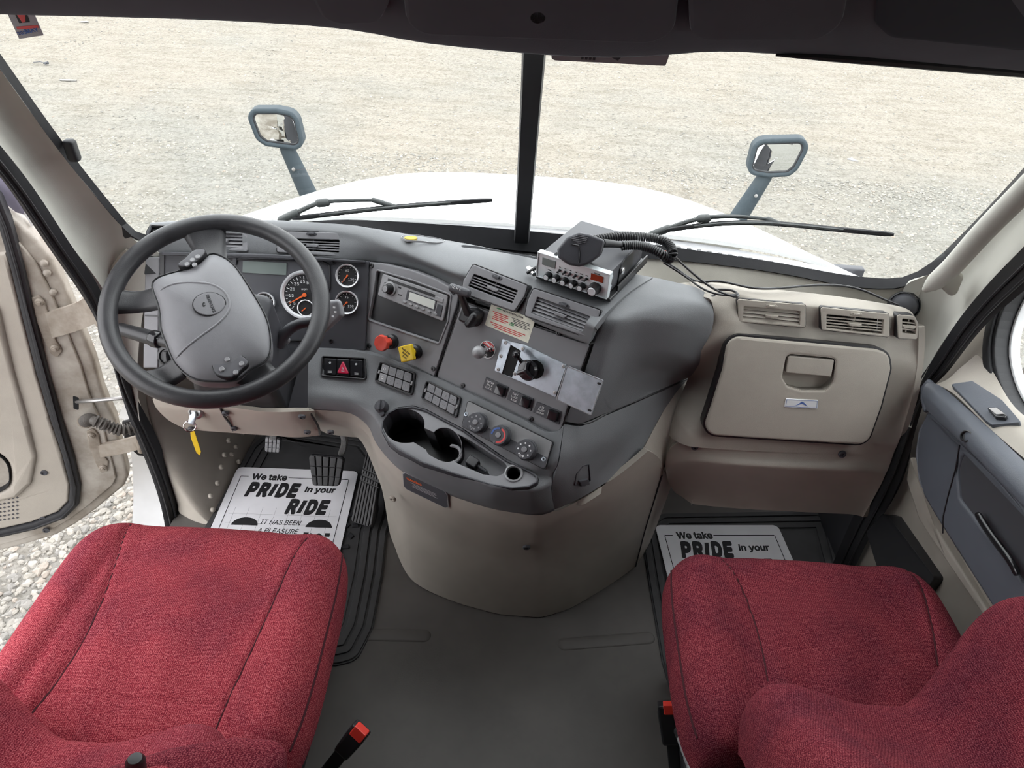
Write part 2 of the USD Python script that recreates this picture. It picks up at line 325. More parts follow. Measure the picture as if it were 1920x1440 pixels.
mat('gravel_ground', {'g': ('geometry', {}), 'big': ('noise_texture', {'scale': 0.22, 'detail': 4.0, 'roughness': 0.6}), 'rb': ('rgb_ramp', {'ramp': [(0.40, (0.250, 0.242, 0.220)), (0.60, (0.290, 0.264, 0.228))]}), 'sx': ('separate_xyz', {}), 'dm': ('math', {'math_type': 'multiply_add', 'value2': 0.022}), 'dn': ('math', {'math_type': 'add', 'value2': -0.16}),
    'mp': ('mapping', {'scale': (0.7, 2.6, 1)}), 'st': ('noise_texture', {'scale': 1.7, 'detail': 9.0, 'roughness': 0.7}), 'rs': ('rgb_ramp', {'ramp': [(0.32, (0.80, 0.79, 0.76)), (0.55, (1, 1, 1))]}),
    'v': ('voronoi_texture', {'scale': 26.0}), 'rv': ('rgb_ramp', {'ramp': [(0.0, (0.70, 0.69, 0.67)), (0.45, (1, 1, 1)), (1.0, (1.12, 1.12, 1.10))]}),
    'fi': ('noise_texture', {'scale': 40.0, 'detail': 8.0, 'roughness': 0.75}), 'rf': ('rgb_ramp', {'ramp': [(0.33, (0.62, 0.61, 0.58)), (0.52, (1, 1, 1)), (0.72, (1.12, 1.11, 1.08))]}),
    'm1': ('mix', {'mix_type': 'multiply', 'fac': 1.0}), 'm2': ('mix', {'mix_type': 'multiply', 'fac': 0.8}), 'm3': ('mix', {'mix_type': 'multiply', 'fac': 1.0}),
    'b': ('bump', {'strength': 0.6, 'distance': 0.03}), 'p': ('principled_bsdf', {'roughness': 0.95, 'specular_ior_level': 0.1})},
    [('g.position', 'big.vector'), ('g.position', 'mp.vector'), ('mp.vector', 'st.vector'), ('g.position', 'v.vector'), ('g.position', 'fi.vector'), ('g.position', 'sx.vector'), ('sx.y', 'dm.value1'), ('big.fac', 'dm.value3'), ('dm.value', 'dn.value1'), ('dn.value', 'rb.fac'), ('st.fac', 'rs.fac'), ('v.color', 'rv.fac'), ('fi.fac', 'rf.fac'),
     ('rb.color', 'm1.color1'), ('rs.color', 'm1.color2'), ('m1.color', 'm2.color1'), ('rv.color', 'm2.color2'), ('m2.color', 'm3.color1'), ('rf.color', 'm3.color2'), ('m3.color', 'p.base_color'), ('fi.fac', 'b.height'), ('b.normal', 'p.normal')])
mat('pebble', {'o': ('object_info', {}), 'r': ('rgb_ramp', {'ramp': [(0.0, (0.18, 0.174, 0.16)), (0.3, (0.235, 0.224, 0.20)), (0.6, (0.28, 0.262, 0.226)), (0.85, (0.335, 0.315, 0.28)), (1.0, (0.27, 0.23, 0.19))]}), 'p': ('principled_bsdf', {'roughness': 0.9})},
    [('o.random', 'r.fac'), ('r.color', 'p.base_color')])

# ------------------------------------------------------------ outside: ground, stones, litter
GZ = -1.15
_n = 90; gx, gy = np.meshgrid(np.linspace(-45, 45, _n), np.linspace(-40, 60, _n), indexing='xy')
_gz = GZ + 0.05 * (meshkit.fbm(np.stack([gx * .35, gy * .35, gx * 0], -1)) - .5) * np.clip((np.hypot(gx, gy) - 4) / 6, 0, 1)
G0 = np.stack([gx, gy, _gz], -1)
solo('ground', shell(G0, 0.2, face=(0, 0, 50)), 'gravel_ground', 'pale sandy gravel yard around the truck', kind='structure', smooth=True)
rng = np.random.default_rng(5)
protos = UsdGeom.PointInstancer.Define(stage, '/World/gravel_stones'); keys(protos.GetPrim(), 'loose pale gravel stones strewn over the yard', 'gravel', kind='stuff')
_pp = []
for k in range(5):
    s_ = trimesh.creation.icosphere(1, 1.0); s_.vertices *= (1 + 0.45 * (rng.random(len(s_.vertices)) - .5))[:, None]; s_.vertices *= (1, rng.uniform(.65, .95), rng.uniform(.5, .75))
    m_ = usdkit.mesh(stage, f'/World/gravel_stones/stone_{k:03d}' if k else '/World/gravel_stones/stone', s_, M['pebble'], False); _pp.append(m_.GetPath())
protos.CreatePrototypesRel().SetTargets(_pp)
_pos, _sc = [], []
def strew(n, x0, x1, y0, y1, smin, smax, dens=None):
    p = np.c_[rng.uniform(x0, x1, n), rng.uniform(y0, y1, n)]
    if dens is not None: p = p[rng.random(n) < dens(p)]
    z = GZ + 0.05 * (meshkit.fbm(np.c_[p[:, 0] * .35, p[:, 1] * .35, p[:, 0] * 0]) - .5) * np.clip((np.hypot(p[:, 0], p[:, 1]) - 4) / 6, 0, 1)
    _pos.append(np.c_[p, z]); _sc.append(smin + (smax - smin) * rng.random(len(p)) ** 2.2)
patch = lambda p: np.clip(1.7 * meshkit.fbm(np.c_[p[:, 0] * .5, p[:, 1] * .7, p[:, 0] * 0], 4, 3) - .35, 0.03, 1)
strew(16000, -4.2, -0.9, 0.4, 3.2, .009, .030)
strew(42000, -6, 5.5, 3.2, 8.0, .007, .022, patch)
strew(26000, -9, 9, 7.5, 14.0, .008, .020, lambda p: .5 * patch(p))
strew(7000, 1.1, 5.0, 0.3, 3.4, .009, .028)
_pos, _sc = np.vstack(_pos), np.concatenate(_sc); _k = len(_pos)
protos.CreatePositionsAttr(Vt.Vec3fArray.FromNumpy(_pos.astype(np.float32)))
protos.CreateScalesAttr(Vt.Vec3fArray.FromNumpy(np.repeat(_sc[:, None], 3, 1).astype(np.float32)))
_a = rng.uniform(0, 2 * math.pi, _k); protos.CreateOrientationsAttr(Vt.QuathArray([Gf.Quath(float(math.cos(t / 2)), 0, 0, float(math.sin(t / 2))) for t in _a]))
protos.CreateProtoIndicesAttr(Vt.IntArray.FromNumpy(rng.integers(0, 5, _k).astype(np.int32)))
for i, (px, py, L, wd, an, mt, nm, lb, ct) in enumerate([
        (157, 41, .16, .10, .6, 'grey_print', 'paper_scrap', 'grey paper scrap lying on the gravel near the top left of the windshield', 'litter'),
        (1598, 300, .10, .13, .3, 'grey_print', 'paper_scrap', 'dark grey scrap lying on the gravel right of the right hood mirror', 'litter'),
        (128, 151, .22, .03, .05, 'dull_steel', 'wood_sliver', 'short straight dark sliver on the gravel left of the left hood mirror', 'stick'),
        (77, 121, .20, .02, -.2, 'charcoal_plastic', 'twig', 'thin crooked dark twig on the gravel below the windshield sticker', 'stick')]):
    p = W(px, py, z=GZ + .012); fr = Frame(p, (0, 0, 1), (math.cos(an), math.sin(an), 0))
    if nm == 'paper_scrap': m_ = bprism(Polygon([(-L / 2, wd * .3), (L * .35, wd * .5), (L * .5, -wd * .4), (-L * .1, -wd * .1)]), -.004, .006, .002, fr)
    elif nm == 'twig': m_ = cat(tube([fr.w(-L * .7, .02, .01), fr.w(-.02, .03, .03), fr.w(L * .5, -.01, .012)], .006), tube([fr.w(L * .2, .01, .02), fr.w(L * .55, .02, .03)], [.012, .02]))
    else: m_ = bprism(rect(0, 0, L, wd), -.004, .014, .004, fr)
    solo(nm, m_, mt, lb, ct)

# ------------------------------------------------------------ hood
def hood_z(x, Y): return 0.9401 - .1741 * Y + .0928 * Y**2 - .1937 * Y**4 - .089 * (abs(x) / (1.0027 - .4079 * Y))**3.5037
_Y = np.linspace(.04, 1.62, 44); _X = np.linspace(-1, 1, 61)
def hood_row(Y):
    w = 1.06 - .19 * Y; x = np.sign(_X) * np.abs(_X)**.8 * w
    z = np.array([max(hood_z(a, Y), -.55) for a in x]); return np.c_[x + .004, np.full(61, Y + 1.9), z]
hood = Thing('truck_hood', 'white truck hood sloping away beyond the windshield', 'hood')
hood.part('hood_panel', shell(np.array([hood_row(Y) for Y in _Y]), .012, face=(0, 2.5, 9)), 'white_paint', smooth=60)
_g = np.array([[(x, 1.775 - .10 * (x / .95)**2, .930 - .03 * (x / .95)**2) for x in np.linspace(-.97, .97, 40)], [(x, 1.955 - .05 * (x / .95)**2, .925 - .06 * (x / .95)**2) for x in np.linspace(-.97, .97, 40)]])
hood.done(); hood = Thing('windshield_cowl', 'grey slotted cowl strip between the hood and the foot of the windshield', 'cowl')
hood.part('cowl_grille', shell(_g, .012, face=(0, 1.8, 5)), 'silver_plastic')
sl = []
for k in range(64):
    x = -.93 + 1.86 * k / 63; c = 1.845 - .075 * (x / .95)**2
    sl.append(rbox((.012, .07, .004), .0015, (x, c + .02, .930 - .045 * (x / .95)**2), 6))
hood.part('cowl_slot', cat(sl), 'black_plastic', kind='stuff')
f1 = Frame((0, 2.06, hood_z(-.05, .16)), (0, .15, 1)); fh = Frame.fit([W(930, 372, z=.885), W(965, 372, z=.885), W(945, 392, z=.895)], world=True)
hood.done()

# ------------------------------------------------------------ windshield, seal, divider, pillars
bot = WY([(238, 418, 1.59), (252, 432, 1.605), (280, 442, 1.63), (420, 438, 1.68), (560, 418, 1.715), (640, 412, 1.73), (760, 417, 1.745), (880, 424, 1.752), (975, 432, 1.755), (1090, 443, 1.75), (1250, 462, 1.735), (1400, 483, 1.71), (1500, 500, 1.685), (1570, 513, 1.66), (1640, 521, 1.635), (1695, 519, 1.615), (1735, 500, 1.60), (1768, 474, 1.585)])
bot_in = WY([(228, 424, 1.57), (244, 440, 1.58), (275, 456, 1.61), (420, 455, 1.66), (560, 440, 1.695), (640, 432, 1.71), (760, 444, 1.725), (880, 460, 1.73), (975, 470, 1.735), (1090, 480, 1.73), (1250, 487, 1.715), (1400, 503, 1.69), (1500, 519, 1.665), (1570, 533, 1.64), (1640, 541, 1.615), (1697, 537, 1.595), (1745, 512, 1.58), (1776, 480, 1.565)])
top = np.array([(-.88 + 1.76 * t, 1.20 + .16 * (1 - (2 * t - 1)**2), 1.66 + .02 * (1 - (2 * t - 1)**2)) for t in np.linspace(0, 1, 18)])
n_ = 60
B, Bi, T_ = curve(bot, n_), curve(bot_in, n_), curve(top, n_)
Ls = WY([(238, 418, 1.59), (160, 322, 1.46), (80, 214, 1.34), (0, 100, 1.25), (-90, -30, 1.15)]); Li = WY([(228, 424, 1.57), (148, 330, 1.44), (66, 222, 1.32), (-14, 110, 1.23), (-104, -20, 1.13)])
Rs = WY([(1768, 474, 1.585), (1830, 412, 1.50), (1920, 314, 1.38), (2020, 200, 1.27)]); Ri = WY([(1776, 480, 1.565), (1836, 418, 1.48), (1926, 319, 1.36), (2026, 206, 1.25)])
seal = Thing('trim_1', 'black rubber windshield seal along the glass edge', kind='structure')
seal.part('lower_seal', shell(np.stack([B, Bi]), .02), 'black_rubber')
seal.part('left_seal', shell(np.stack([curve(Ls, 30), curve(Li, 30)]), .02), 'black_rubber')
seal.part('right_seal', shell(np.stack([curve(Rs, 30), curve(Ri, 30)]), .02), 'black_rubber')
_c = W(135, 282, y=1.395); seal.part('seal_clip', rbox((.022, .022, .045), .006, _c), 'black_rubber')
seal.done()
T_w = T_; mid = 0.502
_s = np.linspace(-1, 1, n_); G = dense(np.array([[(1.07 * a, 1.812 - .175 * a * a, .93) for a in _s], [(1.065 * a, 1.612 - .175 * a * a, 1.33) for a in _s], [(1.06 * a, 1.395 - .17 * a * a, 1.72) for a in _s]]), 14, n_); pane_grid = G
cut = int(n_ * mid)
solo('window_1', shell(G[:, :cut + 1], .005), 'pane', 'left windshield pane in front of the steering wheel', kind='structure', smooth=True)
solo('window_2', shell(G[:, cut:], .005), 'pane', 'right windshield pane in front of the passenger seat', kind='structure', smooth=True)
dv = [W(978, 450, y=1.745), W(990, 270, y=1.52), W(1001, 100, y=1.30), W(1004, 40, y=1.2)]
dv2 = curve(dv, 12); rows = []
for p in dv2:
    rows.append([p + (-.0205, -.004, 0), p + (-.017, -.02, 0), p + (.017, -.02, 0), p + (.0205, -.004, 0)])
_dg = np.array(rows); _db = np.concatenate([_dg, _dg[:, ::-1] * 1 + np.array([0, .03, .0])], 1)
i_ = np.arange(_db.shape[0] * 8).reshape(-1, 8); q_ = np.concatenate([np.stack([i_[:-1, a], i_[:-1, (a + 1) % 8], i_[1:, (a + 1) % 8], i_[1:, a]], -1) for a in range(8)])
solo('trim_2', trimesh.Trimesh(_db.reshape(-1, 3), np.vstack([q_[:, [0, 1, 2]], q_[:, [0, 2, 3]]]), process=False), 'black_rubber', 'black centre post between the two windshield panes', kind='structure')

grow = lambda e, k: np.vstack([np.asarray(e)[0] + (np.asarray(e)[0] - np.asarray(e)[1]) * k, e])
# left pillar trim: from the glass edge round to the door seal
pl = Thing('trim_3', 'tan vinyl pillar trim left of the windshield', kind='structure')
e0 = np.array([W(-104, -20, y=1.13), W(-14, 110, y=1.23), W(66, 222, y=1.32), W(148, 330, y=1.44), W(228, 424, y=1.57), W(246, 445, y=1.585), W(300, 475, y=1.60)])
e3 = np.array([W(-110, 150, x=-.885), W(0, 272, x=-.945), W(66, 357, x=-.985), W(135, 462, x=-1.02), W(196, 548, x=-1.05), W(222, 610, x=-1.065), W(262, 790, x=-1.078)])
e0, e3 = grow(e0, 1.6), grow(e3, 1.6)
mids = [e0 * (1 - t) + e3 * t + np.array([-.028, .012, .012]) * math.sin(math.pi * t)**.8 for t in (.25, .5, .75)]
pl.part('pillar_cover', shell(np.array([e0] + mids + [e3]).transpose(1, 0, 2), .012, 40, 16), 'pillar_vinyl', smooth=70)
pl.done()
pr = Thing('trim_4', 'tan vinyl pillar trim right of the windshield with a grab handle', kind='structure')
e0 = np.array([W(2026, 206, y=1.25), W(1926, 319, y=1.36), W(1836, 418, y=1.48), W(1776, 480, y=1.565), W(1745, 512, y=1.58), W(1697, 537, y=1.595), W(1690, 585, y=1.60)])
e3 = np.array([W(2040, 340, x=.93), W(1920, 462, x=.985), W(1850, 535, x=1.02), W(1790, 610, x=1.045), W(1745, 680, x=1.06), W(1718, 735, x=1.066), W(1700, 800, x=1.07)])
e0, e3 = grow(e0, 2.2), grow(e3, 2.2)
mids = [e0 * (1 - t) + e3 * t + np.array([.028, .012, .012]) * math.sin(math.pi * t)**.8 for t in (.25, .5, .75)]
pr.part('pillar_cover', shell(np.array([e0] + mids + [e3]).transpose(1, 0, 2), .012, 40, 16), 'pillar_vinyl', smooth=70)
hp = [W(1735, 543, y=1.50), W(1775, 510, y=1.455), W(1830, 450, y=1.385), W(1900, 378, y=1.30), W(1990, 290, y=1.20), W(2070, 215, y=1.11)]
pr.part('grab_handle', tube(curve(hp, 30), np.r_[.008, .016, .021, np.full(25, .022), .02, .012], 14), 'pillar_vinyl', label='long tan grab handle along the pillar')
pr.part('handle_foot', hull([W(1765, 525, y=1.47), W(1785, 545, y=1.50), W(1795, 520, y=1.49), W(1780, 500, y=1.46)], .012), 'pillar_vinyl')
pr.done()
# speaker pod in the right corner
c_ = W(1694, 574, y=1.585); fr = Frame(c_, (-.35, -.9, .35))
cr = Thing('corner_tweeter', 'small dark speaker pod in the corner at the right end of the dashboard', 'speaker')
cr.part('pod', lathe([(.0, .026), (.015, .024), (.028, .017), (.036, .0), (.036, -.03)], fr, 28), 'charcoal_plastic'); cr.part('pod_rim', lathe([(.037, -.004), (.039, .0), (.039, .005), (.036, .007), (.034, .003)], fr, 28), 'black_plastic')
cr.done()

# door seals on the cab (black rubber round both door openings)
def ribbon(pa, pb, bulge, n=70, t=.02):
    a, b = curve(pa, n), curve(pb, n); m1 = a * .65 + b * .35 + bulge; m2 = a * .35 + b * .65 + bulge
    return shell(np.stack([a, m1, m2, b]), t)
inn = [W(-110, 150, x=-.885), W(0, 272, x=-.945), W(66, 357, x=-.985), W(135, 462, x=-1.02), W(190, 548, x=-1.05), W(222, 640, x=-1.07), W(245, 720, x=-1.077), W(285, 800, x=-1.08), W(318, 880, x=-1.082), W(343, 962, x=-1.082), W(350, 1000, x=-1.08)]
out = [W(-110, 225, x=-.93), W(0, 332, x=-.985), W(60, 418, x=-1.02), W(120, 505, x=-1.055), W(168, 578, x=-1.082), W(200, 650, x=-1.098), W(226, 735, x=-1.105), W(252, 812, x=-1.11), W(283, 890, x=-1.112), W(306, 968, x=-1.112), W(312, 1006, x=-1.112)]
inn, out = grow(inn, 1.6), grow(out, 1.6)
sL = Thing('trim_5', 'black ribbed rubber seal round the open left door opening', kind='structure')
sL.part('seal_band', ribbon(inn, out, np.array([.004, -.018, .004])), 'black_rubber', smooth=60)
for t in (.3, .62):
    a, b = curve(inn, 70), curve(out, 70); sL.part('seal_rib', tube(a * (1 - t) + b * t + np.array([.005, -.02, .004]), .0035, 6), 'black_rubber')
sL.done()
inr = [W(2040, 340, x=.93), W(1920, 462, x=.985), W(1850, 535, x=1.02), W(1790, 610, x=1.045), W(1745, 680, x=1.06), W(1705, 740, x=1.066), W(1665, 830, x=1.07), W(1625, 915, x=1.075), W(1592, 985, x=1.08), W(1560, 1060, x=1.085)]
our = [W(2040, 430, x=.98), W(1920, 545, x=1.03), W(1862, 595, x=1.055), W(1806, 660, x=1.075), W(1770, 705, x=1.085), W(1742, 735, x=1.09), W(1705, 850, x=1.095), W(1675, 930, x=1.1), W(1635, 1000, x=1.105), W(1605, 1060, x=1.11)]
inr, our = grow(inr, 2.0), grow(our, 2.0)
sR = Thing('trim_6', 'black ribbed rubber seal round the right door opening', kind='structure')
sR.part('seal_band', ribbon(inr, our, np.array([-.004, -.015, .004])), 'black_rubber', smooth=60)
for t in (.3, .62):
    a, b = curve(inr, 70), curve(our, 70); sR.part('seal_rib', tube(a * (1 - t) + b * t + np.array([-.005, -.017, .004]), .0035, 6), 'black_rubber')
sR.done()

# ------------------------------------------------------------ floor, firewall, roof, side walls
fx, fy = np.meshgrid(np.linspace(-1.09, 1.09, 60), np.linspace(-1.62, 2.0, 60))
FLR = Thing('floor', 'worn dark vinyl cab floor between the seats', kind='structure'); FLR.part('floor_sheet', shell(np.stack([fx, fy, 0 * fx], -1), .05, face=(0, 0, 5)), 'floor_vinyl')
for a, b in (((690, 1190), (795, 1192)), ((1058, 1208), (1215, 1196))):
    a, b = W(*a, z=0), W(*b, z=0); FLR.part('embossed_rib', trimesh.Trimesh(hull([a, b], .020, 20).vertices * [1, 1, .22] + [0, 0, 0], hull([a, b], .020, 20).faces, process=False), 'floor_vinyl', smooth=60)
FLR.done()
solo('wall_front', rbox((2.16, .03, .84), .005, (0, 2.02, .40)), 'charcoal_plastic', 'dark firewall behind the pedals', kind='structure')
kl = WZ([(346, 968, 0), (398, 985, 0), (440, 895, 0), (482, 812, 0), (505, 770, 0)]); ku = np.array([(-1.085, 1.570, .03), (-1.088, 1.575, .15), (-1.09, 1.60, .42), (-1.09, 1.77, .62), (-1.09, 2.0, .66)])
kick = Thing('wall_left', 'tan kick panel left of the pedals with round bolt heads', kind='structure')
kick.part('kick_panel', shell(np.array([kl, kl * .6 + ku * .4 + (-.01, 0, .0), ku]), .012, 20, 20), 'tan_plastic', smooth=60)
kick.part('side_trim', shell(np.array([[(-1.092, 1.575, .02), (-1.095, 2.02, .02)], [(-1.093, 1.575, .40), (-1.095, 2.02, .40)], [(-1.083, 1.575, .62), (-1.085, 2.02, .62)], [(-1.06, 1.57, .84), (-1.055, 1.75, .84)], [(-.985, 1.58, .96), (-.985, 1.64, .96)]]), .012, 20, 8, face=(0, 1.6, .5)), 'tan_plastic', smooth=60)
frk = Frame.fit(np.array([kl[1], kl[3], ku[2], ku[3]]), world=True)
for px, py in ((426, 826), (432, 852), (412, 876), (405, 906), (392, 930), (440, 838), (452, 812), (418, 853), (445, 866), (396, 956)):
    q = frk.q(px, py); kick.part('bolt_head', lathe([(.0085, 0.002), (.0085, .010), (.006, .0125), (0, .013)], frk.at(*q), 12), 'tan_plastic')
kick.done()
solo('wall_right', cat(shell(np.array([[(1.10, 1.53, -.02), (1.10, 2.0, -.02)], [(1.09, 1.53, .5), (1.09, 2.0, .5)], [(1.085, 1.53, .72), (1.085, 2.0, .72)]]), .012, 10, 6)), 'charcoal_plastic', 'dark kick panel in the right footwell', kind='structure')

solo('wall_right', cat(rbox((.03, 1.75, 2.05), .005, (1.145, -.75, 1.0))), 'sleeper_lining', 'dark sleeper side wall behind the right door', kind='structure')
solo('wall_left', cat(rbox((.03, 1.95, 2.05), .005, (-1.145, -.65, 1.0))), 'sleeper_lining', 'dark sleeper side wall behind the left door', kind='structure')
solo('wall_back', rbox((2.3, .03, 2.05), .005, (0, -1.63, 1.0)), 'sleeper_lining', 'dark back wall of the sleeper', kind='structure')
solo('trim_7', rbox((.03, 1.05, .46), .005, (-1.135, .78, 1.78)), 'sleeper_lining', 'dark roof rail above the open left door', kind='structure')
solo('trim_8', rbox((.03, 1.05, .46), .005, (1.135, .78, 1.86)), 'sleeper_lining', 'dark roof rail above the right door', kind='structure')
# ------------------------------------------------------------ overhead: header, roof
edge = [(-420, 5), (-160, 20), (0, 27), (250, 33), (480, 42), (690, 61), (760, 75), (850, 87), (950, 97), (1010, 102), (1130, 108), (1255, 103), (1330, 97), (1450, 101), (1600, 109), (1750, 120), (1920, 133), (2080, 150), (2420, 190)]
lo = WY([(a, b, 1.10 + .04 * math.sin(math.pi * (a + 160) / 2240)) for a, b in edge]); mi = lo + np.array([0, -.10, .10]); hi = lo * [1.0, 1, 0] + np.array([0, -.17, 1.80]); hi2 = lo * [1, 0, 0] + np.array([0, .60, 1.97])
un = lo + np.array([0, .03, .0]); un2 = lo * [1, 0, 0] + np.array([0, 1.30, 1.70])
cons = Thing('ceiling', 'dark overhead console and roof lining above the windshield', kind='structure')
Gh = np.array([curve(r, 56) for r in (un2, un, lo, mi, hi, hi2)])
cons.part('header_panel', shell(dense(Gh, 36, 60), .02), 'headliner', smooth=50)
fr = Frame.fit(np.vstack([mi[5:14], hi[5:14], lo[5:14] + (0, -.05, .05)]), upx=((700, 60), (1400, 60)), world=True)
def cubby(pts, r, lbl, knob=None, m2='headliner'):
    P = pxpoly(fr, pts, r); O = P.buffer(.012)
    cons.part('cubby_rim', bprism(O.difference(P), -.03, .022, .006, fr), 'headliner')
    k = cons.part('cubby_door', bprism(P.buffer(-.004), -.03, .010, .006, fr), m2, label=lbl)
    if knob: q = fr.q(*knob); cons.part('latch', lathe([(.016, 0), (.016, .016), (.010, .022), (0, .022)], fr.at(*q), 20), 'black_plastic', k)
cubby([(768, -120), (780, 18), (800, 32), (1215, 48), (1248, 35), (1262, -100)], .02, 'long overhead cubby door with a round latch', (1010, 8))
cubby([(1305, -110), (1310, 30), (1325, 42), (1530, 42), (1560, 20), (1580, -90)], .015, None)
cubby([(560, -120), (620, 6), (640, 12), (700, 10), (715, -20), (720, -110)], .012, None)
P = pxpoly(fr, [(1640, -120), (1640, 40), (1665, 62), (1960, 92), (1960, -100)], .02)
cons.part('visor_recess', bprism(P, -.03, .012, .01, fr), 'headliner_dark', label='dark sun visor folded up at the right')
cons.part('visor_edge', tube(WY([(1455, 103, 1.12), (1560, 108, 1.12), (1700, 117, 1.12), (1830, 128, 1.12), (1930, 137, 1.12)]), [.002, .006, .008, .008, .007], 8), 'black_rubber')
_rx, _ry = np.meshgrid(np.linspace(-1.15, 1.15, 20), np.linspace(ROOF_BACK, .62, 12))
cons.part('roof_lining', shell(np.stack([_rx, _ry, 1.99 - .02 * _rx**2], -1), .03, face=(0, 0, 0)), 'headliner')
cons.done()
# ------------------------------------------------------------ dashboard
# flat faces of the dash (from points whose height above the cab floor is known)
P1 = Frame.fit([(310, 470, .96), (690, 490, .96), (683, 655, .755), (600, 657, .755)], ((460, 490), (690, 490)))
P2 = Frame.fit([(690, 490, .95), (860, 557, .95), (815, 705, .75), (683, 655, .75)], ((683, 655), (815, 705)))
P3 = Frame.fit([(865, 560, .95), (1108, 640, .94), (1050, 815, .73), (820, 705, .75)], ((865, 560), (1108, 640)))
PV = Frame.fit([(880, 512, 1.005), (1110, 600, .995), (1098, 635, .95), (868, 562, .955)], ((880, 512), (1110, 600))).up(.006)
PD = Frame.fit([(440, 430, 1.0), (640, 440, 1.0), (640, 480, .955), (440, 470, .955)], ((440, 430), (640, 440)))
PR = Frame.fit([(1380, 560, .975), (1710, 592, .975), (1715, 630, .925), (1380, 610, .915)], ((1380, 560), (1710, 592))).up(.005)
PG = Frame.fit([(1375, 625, .9), (1660, 655, .9), (1630, 835, .66), (1310, 815, .66)], ((1375, 625), (1660, 655)))

D = Thing('dashboard', 'wraparound truck dashboard with grey driver side and tan passenger side', 'dashboard')
# --- soft upper pad: back edge, crest, lip top, lip bottom
cols = []
for b, t, l in [((285, 421), (284, 436), (284, 478)), ((380, 415), (380, 432), (380, 478)), ((450, 414), (450, 431), (450, 476)), ((560, 418), (560, 434), (560, 481)), ((645, 423), (643, 441), (643, 487)), ((700, 430), (690, 450), (686, 489)), ((760, 439), (745, 466), (735, 497)), ((820, 448), (800, 486), (792, 514)), ((880, 458), (858, 508), (850, 541)),
                ((945, 471), (905, 518), (886, 560)), ((1010, 482), (950, 536), (930, 577)), ((1080, 494), (1010, 559), (992, 600)), ((1160, 508), (1066, 582), (1050, 624)), ((1225, 520), (1118, 606), (1104, 645))]:
    B_, T_, L_ = W(*b, z=1.0), W(*t, z=1.003), W(*l, z=.948)
    C_ = B_ * .5 + T_ * .5 + (0, 0, .014); C2 = B_ * .15 + T_ * .85 + (0, 0, .006)
    cols.append([B_ + (0, .02, -.12), B_, C_, C2, T_ + (T_ - B_) * .02 + (0, 0, -.008), T_ * .5 + L_ * .5 + nz(PV.n) * .002, L_, L_ + (0, .05, -.01)])
pad = D.part('upper_pad', shell(np.array(cols).transpose(1, 0, 2), .02, 44, 90), 'grey_plastic', smooth=60)
cuts = {pad: []}
# --- bulge on the right of the centre stack and its side
def zc(px, py, z): return W(px, py, z=z)
bul = np.array([
    [zc(1160, 508, 1.0), zc(1225, 520, 1.0), zc(1270, 530, .997), zc(1308, 540, .99), zc(1329, 556, .98)],
    [zc(1124, 552, 1.008), zc(1180, 548, 1.01), zc(1250, 555, 1.005), zc(1312, 566, .985), zc(1338, 600, .93)],
    [zc(1129, 596, .992), zc(1156, 600, .992), zc(1200, 600, .98), zc(1270, 610, .95), zc(1330, 640, .87)],
    [zc(1115, 641, .942), zc(1138, 646, .938), zc(1190, 650, .91), zc(1262, 660, .87), zc(1312, 680, .80)],
    [zc(1090, 715, .85), zc(1115, 725, .84), zc(1165, 712, .82), zc(1235, 700, .78), zc(1296, 704, .745)],
    [zc(1058, 790, .755), zc(1082, 794, .75), zc(1130, 777, .74), zc(1205, 745, .725), zc(1288, 709, .72)]])
D.part('stack_side_pad', shell(bul, .02, 50, 40), 'grey_plastic', smooth=60)
low = np.array([
    [zc(1057, 795, .748), zc(1084, 799, .742), zc(1132, 781, .732), zc(1206, 749, .718), zc(1290, 712, .712)],
    [zc(1048, 865, .69), zc(1085, 862, .675), zc(1130, 840, .665), zc(1195, 795, .668), zc(1286, 730, .688)],
    [zc(1036, 908, .635), zc(1082, 905, .61), zc(1130, 872, .61), zc(1190, 828, .63), zc(1270, 752, .665)],
    [zc(1040, 955, .525), zc(1080, 938, .545), zc(1135, 905, .565), zc(1192, 860, .59), zc(1245, 800, .625)]])
D.part('lower_side_panel', shell(low, .02, 40, 40), 'grey_plastic', smooth=60)
D.part('side_seam', tube(curve([zc(1062, 788, .747), zc(1086, 795, .742), zc(1132, 778, .733), zc(1206, 746, .72), zc(1292, 708, .713)], 40), .0035, 6), 'black_plastic')

# --- console top with the switch strip and the cup tray (solid, so that the cups can be cut out)
CT = [[(578, 653, .765), (578, 690, .735), (577, 720, .71), (577, 745, .69), (578, 769, .66)],
      [(650, 657, .765), (650, 690, .735), (650, 725, .705), (650, 752, .685), (648, 773, .655)],
      [(700, 666, .765), (700, 705, .728), (703, 745, .695), (696, 780, .662), (688, 797, .625)],
      [(760, 686, .762), (750, 724, .722), (742, 764, .688), (714, 803, .655), (706, 832, .588)],
      [(815, 708, .758), (800, 748, .718), (793, 778, .685), (765, 847, .648), (757, 886, .545)],
      [(900, 747, .75), (882, 792, .707), (868, 815, .677), (860, 889, .645), (864, 936, .53)],
      [(980, 786, .74), (960, 836, .697), (950, 863, .67), (935, 917, .642), (938, 957, .523)],
      [(1030, 812, .735), (1018, 868, .688), (1008, 890, .66), (990, 922, .638), (1000, 966, .518)],
      [(1057, 795, .748), (1046, 866, .69), (1040, 890, .655), (1034, 912, .632), (1040, 956, .524)]]
Gt = dense(np.array([WZ(c) for c in CT]).transpose(1, 0, 2), 44, 96)
from scipy.interpolate import LinearNDInterpolator
def pix(P):
    q = (np.atleast_2d(P) - CAM) @ CM.T; return np.c_[960 + FPX * q[:, 0] / q[:, 2], 720 - FPX * q[:, 1] / q[:, 2]]
def on(G):
    V = G.reshape(-1, 3); f = LinearNDInterpolator(pix(V), V); return lambda a, b: np.asarray(f(a, b)).reshape(3)
strip = on(Gt)
